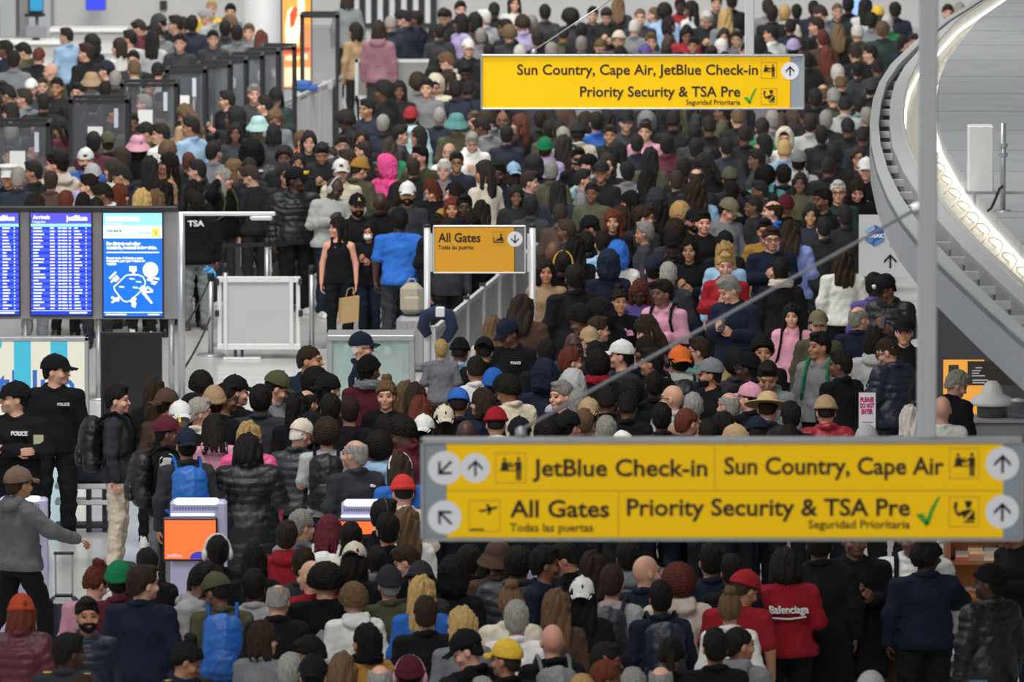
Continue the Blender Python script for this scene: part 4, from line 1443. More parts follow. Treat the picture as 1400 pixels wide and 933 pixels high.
def add_hand(S, wrist, d, n, curl, side):
    d = u3(d)
    n = np.array(n, float)
    n = u3(n - d * (n @ d))
    l = np.cross(d, n) * side
    w = np.array(wrist)
    for j in (-1, -.33, .33, 1):
        S.cap(w + d * .012 + l * j * .016, w + d * .085 + l * j * .028, .0135, .0125, k=.008)
    for j, L in zip((-1, -.35, .3, .95), (.062, .078, .083, .074)):
        p = w + d * .085 + l * j * .029
        a = .15 + curl * .35
        for s, fr in enumerate((.45, .31, .24)):
            q = p + (d * math.cos(a) + n * math.sin(a)) * L * fr
            S.cap(p, q, .0092 - .0008 * s, .0086 - .0008 * s, k=.003)
            p = q
            a += .25 + curl * .75
    t0 = w + d * .022 + l * .026
    t1 = t0 + (d * .55 + l * .62 + n * .35) * .042
    t2 = t1 + (d * .85 + l * .12 + n * .5) * .038
    S.cap(t0, t1, .0125, .0105, k=.010)
    S.cap(t1, t2, .0105, .0085, k=.004)


def body_sdf(pn, h, hands=True, yaw=0):
    P = POSES[pn]
    S = SDF((-.46, -.62, -.01), (.46, .46, 1.76), h)
    dn = P['down']
    HM = headm(dn, yaw)
    H = lambda p: tuple(HM @ Vector(p))
    R = [[q_ / HSC for q_ in r_] for r_ in HM.to_3x3()] if (dn or yaw) else None
    E = lambda c, r, **kw: S.ell(H(c), tuple(x_ * HSC for x_ in r), R=R, **kw)
    # trunk
    S.ell((0, .0, .965), (.155, .115, .12), k=.04)
    S.ell((0, .0, 1.10), (.135, .10, .16), k=.05)
    S.ell((0, -.005, 1.265), (.158, .112, .165), k=.05)
    for sx in (-1, 1):
        S.cap((sx * .02, .018, 1.425), (sx * .168, .010, SH + .002), .050, .050, k=.04)
    S.cap((0, .014, 1.40), H((0, .012, 1.55)), .058, .053, k=.035)
    for side, arm in ((-1, P['right']), (1, P['left'])):
        e, wr, d, n, cu = arm
        S.cap((side * .172, .008, SH - .004), e, .050, .041, k=.03)
        S.cap(e, wr, .043, .027, k=.02)
        if hands:
            add_hand(S, wr, d, n, cu, side)
        else:
            S.cap(wr, np.array(wr) + u3(d) * .13, .032, .026, k=.02)
    for (hp, kn, an) in LEGS[P['legs']]:
        S.cap(hp, kn, .081, .056, k=.03)
        S.cap(kn, an, .056, .036, k=.02)
        S.cap((an[0], an[1] + .03, an[2] - .03), (an[0] * 1.05, an[1] - .16, an[2] - .055), .032, .022, k=.02)
    # head
    E((0, .010, 1.618), (.0765, .0965, .103), k=.02)
    E((0, -.026, 1.558), (.060, .066, .070), k=.03)
    E((0, -.072, 1.508), (.026, .022, .020), k=.03)
    S.cap(H((0, -.092, 1.602)), H((0, -.109, 1.570)), .008, .0115, k=.012)
    S.cap(H((-.040, -.080, 1.630)), H((.040, -.080, 1.630)), .012, k=.02)
    for sx in (-1, 1):
        E((sx * .034, -.102, 1.606), (.017, .014, .011), k=.012, op='c')
        E((sx * .034, -.083, 1.606), (.0125, .012, .0105), k=.004)
        E((sx * .078, .008, 1.588), (.010, .020, .031), k=.008)
        E((sx * .046, -.066, 1.568), (.024, .024, .022), k=.02)
    E((0, -.093, 1.541), (.024, .009, .0055), k=.006)
    E((0, -.091, 1.530), (.021, .009, .006), k=.006)
    return S


def face_marks(v, dn, yaw=0):
    """Vertex colours: R lips, G brows, B eyes."""
    p = np.asarray(v, float)
    if True:
        M = np.array(headm(dn, yaw).inverted())
        p = p @ M[:3, :3].T + M[:3, 3]
    c = np.zeros((len(p), 4), np.float32)
    c[:, 3] = 1
    x, y, z = np.abs(p[:, 0]), p[:, 1], p[:, 2]
    fr = y < -.055
    c[:, 0] = fr * (x < .026) * (z > 1.523) * (z < 1.548) * (y < -.08)
    c[:, 1] = fr * (x > .014) * (x < .054) * (np.abs(z - 1.632 + .002) < .0058)
    c[:, 2] = fr * (((x - .034) / .0165) ** 2 + ((z - 1.606) / .0088) ** 2 < 1)
    return c


def set_marks(me, c):
    a = me.color_attributes.new('marks', 'FLOAT_COLOR', 'POINT')
    a.data.foreach_set('color', c.ravel())


def skin_material():
    m = bpy.data.materials.new('skin')
    m.use_nodes = True
    nt = m.node_tree
    b = nt.nodes['Principled BSDF']
    b.inputs['Roughness'].default_value = .5
    b.inputs['Specular IOR Level'].default_value = .35
    oi = nt.nodes.new('ShaderNodeObjectInfo')
    va = nt.nodes.new('ShaderNodeVertexColor')
    va.layer_name = 'marks'
    sp = nt.nodes.new('ShaderNodeSeparateColor')
    nt.links.new(va.outputs[0], sp.inputs[0])
    tc = nt.nodes.new('ShaderNodeTexCoord')
    nz = nt.nodes.new('ShaderNodeTexNoise')
    nz.inputs['Scale'].default_value = 30
    nt.links.new(tc.outputs['Object'], nz.inputs['Vector'])
    src = oi.outputs['Color']

    def mix(fac, scale, src, add):
        s = nt.nodes.new('ShaderNodeMix')
        s.data_type = 'RGBA'
        v = nt.nodes.new('ShaderNodeVectorMath')
        v.operation = 'MULTIPLY'
        nt.links.new(src, v.inputs[0])
        v.inputs[1].default_value = scale
        w = nt.nodes.new('ShaderNodeVectorMath')
        w.operation = 'ADD'
        nt.links.new(v.outputs[0], w.inputs[0])
        w.inputs[1].default_value = add
        nt.links.new(fac, s.inputs['Factor'])
        nt.links.new(src, s.inputs['A'])
        nt.links.new(w.outputs[0], s.inputs['B'])
        return s.outputs['Result']
    src = mix(nz.outputs['Fac'], (1.0, .86, .82), src, (0, 0, 0))
    src = mix(sp.outputs[0], (.80, .60, .58), src, (.01, 0, 0))
    src = mix(sp.outputs[1], (.34, .30, .28), src, (0, 0, 0))
    src = mix(sp.outputs[2], (.10, .08, .08), src, (.008, .006, .005))
    nt.links.new(src, b.inputs['Base Color'])
    MATS['skin'] = m
    return m


SKIN = skin_material()
M_HAIR = mat('hair', objcol=True, rough=.72, bump=.35, bscale=60, var=.3, vscale=40, stretch=(3, 3, .35), spec=.18)
M_CLOTH = mat('cloth', objcol=True, rough=.92, bump=.25, bscale=45, var=.10, vscale=14, spec=.2)
M_KNIT = mat('knit', objcol=True, rough=.95, bump=.6, bscale=160, var=.12, vscale=60, spec=.15)
M_NYLON = mat('nylon', objcol=True, rough=.48, bump=.35, bscale=22, var=.06, vscale=10, spec=.45)
M_DENIM = mat('trouser_cloth', objcol=True, rough=.9, bump=.2, bscale=60, var=.14, vscale=12, spec=.2)
M_SHOE = mat('shoe_leather', objcol=True, rough=.5, bump=.1)
M_PLAS = mat('plastic', objcol=True, rough=.35)

TOPS = {  # torso offset, arm offset, hem height, sleeve share of forearm, kind
    'j': (.028, .020, .84, 1.0), 'h': (.032, .024, .86, 1.0), 't': (.016, .020, .86, -.45), 'c': (.036, .026, .52, 1.0),
    'p': (.050, .036, .85, 1.0), 's': (.026, .020, .87, 1.0), 'k': (.010, 0, .88, -2), 'l': (.050, .036, .42, 1.0), 'v': (.040, .014, .85, 1.0),
}


def top_sdf(pn, tk, h, part='all'):
    P = POSES[pn]
    ot, oa, hem, sl = TOPS[tk]
    if P['legs'] == 'sit':
        hem = max(hem, .86)
    S = SDF((-.52, -.50, hem - .06), (.52, .34, 1.64), h)
    qt = (.013, .075) if tk in 'plv' else None
    qa = (.009, .07) if tk in 'pl' else None
    if part != 'sleeve':
        S.ell((0, .0, .965), (.158 + ot, .118 + ot, .15), k=.05, quilt=qt)
        S.ell((0, .0, 1.10), (.146 + ot, .108 + ot, .18), k=.05, quilt=qt)
        if hem > .8:
            S.cap((-.06, 0, 1.08), (-.065, .0, hem - .03), .088 + ot, .098 + ot, k=.05, quilt=qt)
            S.cap((.06, 0, 1.08), (.065, .0, hem - .03), .088 + ot, .098 + ot, k=.05, quilt=qt)
        S.ell((0, -.003, 1.265), (.161 + ot, .115 + ot, .170), k=.05, quilt=qt)
        if hem < .8:
            S.cap((-.05, 0, .95), (-.055, .01, hem - .02), .135 + ot, .15 + ot, k=.06, quilt=qt and (.012, .09))
            S.cap((.05, 0, .95), (.055, .01, hem - .02), .135 + ot, .15 + ot, k=.06, quilt=qt and (.012, .09))
        S.ell((0, .045, .905), (.158 + ot, .112 + ot, .11), k=.04)
        if tk == 'k':
            for sx in (-1, 1):
                S.cap((sx * .085, -.105, 1.33), (sx * .10, .0, 1.472), .014, k=.01)
                S.cap((sx * .10, .0, 1.472), (sx * .085, .10, 1.33), .014, k=.01)
        else:
            for sx in (-1, 1):
                S.cap((sx * .02, .018, 1.420), (sx * .168, .010, SH), .053 + oa * .35, .054 + oa * .8, k=.04)
    if sl > -2 and part != 'torso':
        for side, arm in ((-1, P['right']), (1, P['left'])):
            e, wr = np.array(arm[0]), np.array(arm[1])
            s0 = np.array((side * .172, .008, SH - .004))
            if sl < 0:
                S.cap(s0, s0 + (e - s0) * (1 + sl + .25), .055 + oa, .050 + oa, k=.03)
            else:
                S.cap(s0, e, .054 + oa, .046 + oa, k=.03, quilt=qa)
                S.cap(e, e + (wr - e) * .96, .046 + oa, .031 + oa * .8, k=.025, quilt=qa)
                if tk in 'hs' and part == 'all':
                    S.cap(e + (wr - e) * .84, e + (wr - e) * .97, .036 + oa, .034 + oa * .5, k=.01)
    if part == 'sleeve':
        S.noise(.0035, 34, 3)
        return S
    if tk in 'jcplv':      # a stand-up collar
        for a in range(12):
            t0, t1 = a * math.pi / 6, (a + 1) * math.pi / 6
            r = .073
            S.cap((r * math.sin(t0), .012 + r * math.cos(t0), 1.475 - .03 * (1 - math.cos(t0)) * .5), (r * math.sin(t1), .012 + r * math.cos(t1), 1.475 - .03 * (1 - math.cos(t1)) * .5), .020 if tk != 'p' else .028, k=.015)
    elif tk == 'h':        # hood lying on the back and round the neck
        S.ell((0, .105, 1.435), (.115, .052, .062), k=.02, rx=.5)
        S.cap((-.085, .05, 1.475), (-.055, -.075, 1.425), .030, .024, k=.02)
        S.cap((.085, .05, 1.475), (.055, -.075, 1.425), .030, .024, k=.02)
        S.cap((-.09, .06, 1.475), (.09, .06, 1.475), .032, k=.02)
        S.cap((-.07, -.135, 1.05), (.07, -.135, 1.05), .028, k=.02)
    elif tk in 'ts':
        S.ell((0, .01, 1.455), (.080, .078, .022), k=.015)
    if tk in 'hs':
        S.cap((-.12, 0, hem + .035), (.12, 0, hem + .035), .105 + ot * .6, k=.02, flat=None)
    S.noise(.003, 24, 5)
    S.noise(.003, 52, 9, (1, 1, .4))
    S.plane((0, 0, 1), hem)
    # neck opening at the front
    S.ell((0, -.055, 1.50), (.045, .05, .05), k=.02, op='c')
    return S


def trousers_sdf(lg, h):
    S = SDF((-.30, -.50, .02), (.30, .50, 1.06), h)
    S.ell((0, .0, .965), (.172, .134, .13), k=.04)
    for (hp, kn, an) in LEGS[lg]:
        S.cap(hp, kn, .103, .076, k=.03)
        S.cap(kn, (an[0], an[1] + .005, an[2] + .0), .073, .062, k=.02)
    S.ell((0, .055, .90), (.13, .075, .09), k=.04)
    S.noise(.005, 24, 4)
    S.noise(.003, 60, 14, (1, 1, .5))
    S.plane((0, 0, 1), .045)
    S.plane((0, 0, -1), -.955)
    return S


def shoe_sdf(h):
    S = SDF((-.07, -.22, -.005), (.07, .10, .16), h)
    S.cap((0, .045, .045), (0, -.14, .035), .043, .036, k=.02)
    S.cap((0, .03, .07), (0, .02, .12), .042, .044, k=.03)
    S.cap((0, .05, .012), (0, -.16, .012), .046, .042, k=.004)
    S.plane((0, 0, 1), .002)
    S.ell((0, .02, .15), (.034, .036, .045), op='c', k=.004)
    return S


def hair_sdf(st, h):
    S = SDF((-.19, -.19, 1.12), (.19, .24, 1.86), h)
    o = {'x': .007, 's': .018, 'y': .012, 'c': .040, 'n': .02}.get(st, .020)
    if st in 'sxy':
        S.ell((0, .012, 1.622 + .55 * o), (.0775 + .62 * o, .0970 + .7 * o, .104 + .62 * o), k=.01)
    else:
        S.ell((0, .010, 1.622), (.0775 + o, .0970 + o, .104 + o), k=.01)
    if st == 'c':
        S.noise(.0045, 260, 2)
    else:
        S.noise(.0035, 95, 2, (1, 1, .4))
    if st in 'sxycu' or st == 'p' or st == 'n':
        # hairline: a plane rising from the nape to the forehead, and a temple cut
        if st in 'sxy':
            S.ell((0, .048, 1.565), (.068 + .3 * o, .056 + .4 * o, .066), k=.02)
        S.plane((0, .62, .785), 1.250, k=.008)
    elif st == 'd':
        S.plane((0, .50, .87), 1.398, k=.012)
    else:
        S.ell((0, -.105, 1.585), (.066, .085, .085), k=.01, op='c')
        S.plane((0, .22, .97), 1.548, k=.01)
    for sx in (-1, 1):
        if st not in 'mlc':
            S.ell((sx * .085, -.005, 1.583), (.022, .03, .038), k=.008, op='c')
    if st == 's':
        S.ell((0, -.06, 1.715), (.055, .04, .022), k=.03)
    if st == 'y':
        S.ell((0, -.015, 1.742), (.078, .150, .098), k=.006, op='c')
    if st == 'm':
        S.ell((0, .055, 1.535), (.098, .068, .105), k=.03)
        for sx in (-1, 1):
            S.cap((sx * .083, .0, 1.62), (sx * .086, -.012, 1.485), .026, .030, k=.02)
        S.noise(.005, 70, 12, (1, 1, .25))
    if st in 'lw':
        S.ell((0, .075, 1.50), (.100, .055, .14), k=.03)
        S.ell((0, .10, 1.395), (.100, .040, .125), k=.04)
        for sx in (-1, 1):
            S.cap((sx * .083, .0, 1.62), (sx * .092, -.005, 1.44), .026, .028, k=.02)
            S.cap((sx * .092, -.005, 1.44), (sx * .096, -.02, 1.36), .028, .018, k=.02)
        S.noise(.006, 60, 12, (1, 1, .25))
    if st == 'u':
        S.ell((.0, .045, 1.755), (.050, .050, .042), k=.01)
        S.noise(.004, 90, 7)
    if st == 'n':
        S.ell((0, .115, 1.60), (.045, .04, .045), k=.01)
    if st == 'p':
        S.ell((0, .115, 1.655), (.03, .03, .03), k=.01)
        S.cap((0, .13, 1.65), (.0, .15, 1.42), .034, .02, k=.02)
        S.noise(.004, 70, 12, (1, 1, .25))
    if st == 'd':
        r = np.random.RandomState(5)
        for i in range(34):
            a = -2.3 + 4.6 * i / 33
            x, y = .088 * math.sin(a), .012 + .105 * math.cos(a)
            z1 = 1.36 + .06 * r.rand()
            S.cap((x * .95, y, 1.655), (x * 1.12, y * 1.08 + .012, 1.52), .012, .012, k=.003)
            S.cap((x * 1.12, y * 1.08 + .012, 1.52), (x * 1.15 + .008 * r.randn(), y * 1.05 + .02, z1), .012, .009, k=.003)
        S.noise(.0035, 160, 6)
    return S


def hat_sdf(st, h):
    S = SDF((-.24, -.26, 1.44), (.24, .26, 1.84), h)
    E = lambda o, c=(0, .010, 1.622): S.ell(c, (.0775 + o, .0970 + o, .104 + o), k=.01)
    if st in 'CB':
        sg = 1 if st == 'C' else -1
        S.ell((0, .012, 1.640), (.100, .121, .118), k=.01)
        S.noise(.002, 40, 3)
        S.plane((0, .10 * sg, 1), 1.632 + .10 * sg * .01, k=.004)
        S.cap((0, .01, 1.757), (0, .01, 1.760), .010, k=.004)
        # curved visor
        for i in range(9):
            t = -1 + i / 4
            x = t * .076
            dz = -.022 * t * t
            S.cap((x, -sg * .095 + .01, 1.648 + dz), (x * .80, -sg * (.188 - .035 * t * t) + .01, 1.632 + dz), .0075, .006, k=.008)
        if st == 'B':
            S.ell((0, -.115, 1.662), (.045, .05, .024), op='c', k=.004)
    elif st == 'N':
        E(.021, (0, .014, 1.634))
        X, Y, Z = S.xyz()
        S.d = S.d - .0025 * np.sin(np.arctan2(X, Y - .012) * 34) * (np.abs(S.d) < .03)
        S.plane((0, .25, .97), 1.588, k=.006)
        for a in range(16):
            t0, t1 = a * math.pi / 8, (a + 1) * math.pi / 8
            f = lambda t: (.093 * math.sin(t), .013 + .113 * math.cos(t), 1.640 - .27 * .113 * math.cos(t))
            S.cap(f(t0), f(t1), .0135, k=.012)
    elif st in 'KF':
        S.ell((0, .012, 1.655), (.103, .122, .105), k=.01)
        if st == 'F':
            S.plane((0, 0, -1), -1.752, k=.01)
        else:
            S.plane((0, 0, -1), -1.748, k=.02)
        S.plane((0, .12, 1), 1.640, k=.004)
        R = .165 if st == 'K' else .205
        for a in range(56):
            t0 = a * math.pi / 28
            sx, cy = math.sin(t0), math.cos(t0)
            dz = -.065 if st == 'K' else -.008
            for t in (t0, t0 + math.pi / 56):
                sx, cy = math.sin(t), math.cos(t)
                S.cap((.095 * sx, .012 + .115 * cy, 1.652 - .02 * cy), (R * .95 * sx, .012 + R * cy, 1.648 - .03 * cy + dz), .0065, .005, k=.012)
    elif st == 'M':
        S.ell((0, .012, 1.655), (.098, .118, .08), k=.01)
        S.plane((0, 0, 1), 1.640, k=.004)
        S.ell((0, .01, 1.735), (.135, .15, .030), k=.012)
        for i in range(9):
            t = -1 + i / 4
            S.cap((t * .07, -.09, 1.648 - .01 * t * t), (t * .06, -.155 + .02 * t * t, 1.615 - .01 * t * t), .007, k=.006)
    elif st == 'H':
        S.ell((0, .028, 1.625), (.118, .135, .142), k=.01)
        S.ell((0, .06, 1.53), (.125, .105, .09), k=.05)
        S.noise(.004, 40, 8)
        S.ell((0, -.105, 1.60), (.080, .115, .112), op='c', k=.012)
    return S


def gear_sdf(st, h):
    S = SDF((-.13, -.16, 1.44), (.13, .17, 1.82), h)
    if st == 'phones':
        for i in range(14):
            t0, t1 = math.pi * i / 14, math.pi * (i + 1) / 14
            f = lambda t: (.104 * math.cos(t), .012, 1.60 + .148 * math.sin(t))
            S.cap(f(t0), f(t1), .011, k=.004)
        for sx in (-1, 1):
            S.ell((sx * .100, .006, 1.588), (.024, .042, .048), k=.006)
    elif st == 'glasses':
        for sx in (-1, 1):
            for i in range(12):
                t0, t1 = math.pi * i / 6, math.pi * (i + 1) / 6
                f = lambda t: (sx * .036 + .026 * math.cos(t), -.104, 1.604 + .020 * math.sin(t))
                S.cap(f(t0), f(t1), .0042, k=.0)
            S.cap((sx * .062, -.102, 1.612), (sx * .085, .0, 1.606), .0042, k=.0)
        S.cap((-.011, -.106, 1.61), (.011, -.106, 1.61), .004, k=.0)
    elif st == 'sun':
        for sx in (-1, 1):
            S.ell((sx * .036, -.103, 1.603), (.030, .009, .022), k=.002)
            S.cap((sx * .062, -.102, 1.612), (sx * .085, .0, 1.606), .005, k=.0)
        S.cap((-.011, -.106, 1.61), (.011, -.106, 1.61), .005, k=.0)
    elif st == 'mask':
        S.ell((0, -.045, 1.542), (.066, .085, .050), k=.01)
        S.plane((0, -1, 0), .045)
        for sx in (-1, 1):
            S.cap((sx * .056, -.06, 1.56), (sx * .085, .0, 1.59), .003, k=.002)
    elif st == 'band':
        for i in range(16):
            t0, t1 = math.pi * i / 16, math.pi * (i + 1) / 16
            f = lambda t: (.099 * math.cos(t), .03, 1.60 + .138 * math.sin(t))
            S.cap(f(t0), f(t1), .010, k=.004)
    elif st == 'beard':
        S.ell((0, -.032, 1.545), (.068, .074, .062), k=.02)
        S.ell((0, -.078, 1.510), (.034, .030, .028), k=.02)
        S.noise(.002, 150, 2)
        S.plane((0, 0, -1), -1.562, k=.006)
        S.plane((0, -1, 0), -.005, k=.01)
        S.ell((0, -.108, 1.537), (.022, .03, .011), op='c', k=.004)
    return S


def scarf_sdf(h):
    S = SDF((-.2, -.2, 1.36), (.2, .22, 1.56), h)
    for i in range(16):
        t0, t1 = math.pi * i / 8, math.pi * (i + 1) / 8
        f = lambda t: (.095 * math.sin(t), .012 + .098 * math.cos(t), 1.478 + .010 * math.cos(t))
        S.cap(f(t0), f(t1), .042, k=.01)
    S.noise(.006, 60, 4)
    return S


def pack_sdf(part, h):
    """A backpack that sits against the back of a person whose back is at y = 0.15."""
    S = SDF((-.24, -.24, .80), (.24, .48, 1.56), h)
    if part == 'bag':
        S.ell((0, .255, 1.20), (.165, .120, .255), k=.02)
        S.cap((-.10, .235, 1.02), (.10, .235, 1.02), .085, k=.05)
        S.cap((-.08, .225, 1.36), (.08, .225, 1.36), .075, k=.06)
        S.cap((-.03, .20, 1.44), (.03, .20, 1.44), .012, k=.004)
        S.noise(.004, 30, 3)
    elif part == 'pocket':
        S.ell((0, .352, 1.10), (.115, .055, .105), k=.02)
        S.cap((-.08, .35, 1.03), (.08, .35, 1.03), .04, k=.03)
        S.noise(.003, 40, 5)
    else:
        pts = [(.105, .17, 1.41), (.112, .085, 1.487), (.112, .0, 1.502), (.112, -.085, 1.452), (.118, -.152, 1.33), (.155, -.13, 1.15), (.20, .0, 1.06), (.16, .17, 1.03)]
        for a, b in zip(pts, pts[1:]):
            S.cap(a, b, .016, k=.008)
    return S


def thin(me, ratio):
    """Collapse the flat stretches of a sculpted mesh."""
    o = bpy.data.objects.new('thin', me)
    COL.objects.link(o)
    d = o.modifiers.new('d', 'DECIMATE')
    d.ratio = ratio
    dg = bpy.context.evaluated_depsgraph_get()
    out = bpy.data.meshes.new_from_object(o.evaluated_get(dg), preserve_all_data_layers=True, depsgraph=dg)
    bpy.data.objects.remove(o)
    out.name = me.name
    bpy.data.meshes.remove(me)
    out.shade_smooth()
    return out


LIB = {}


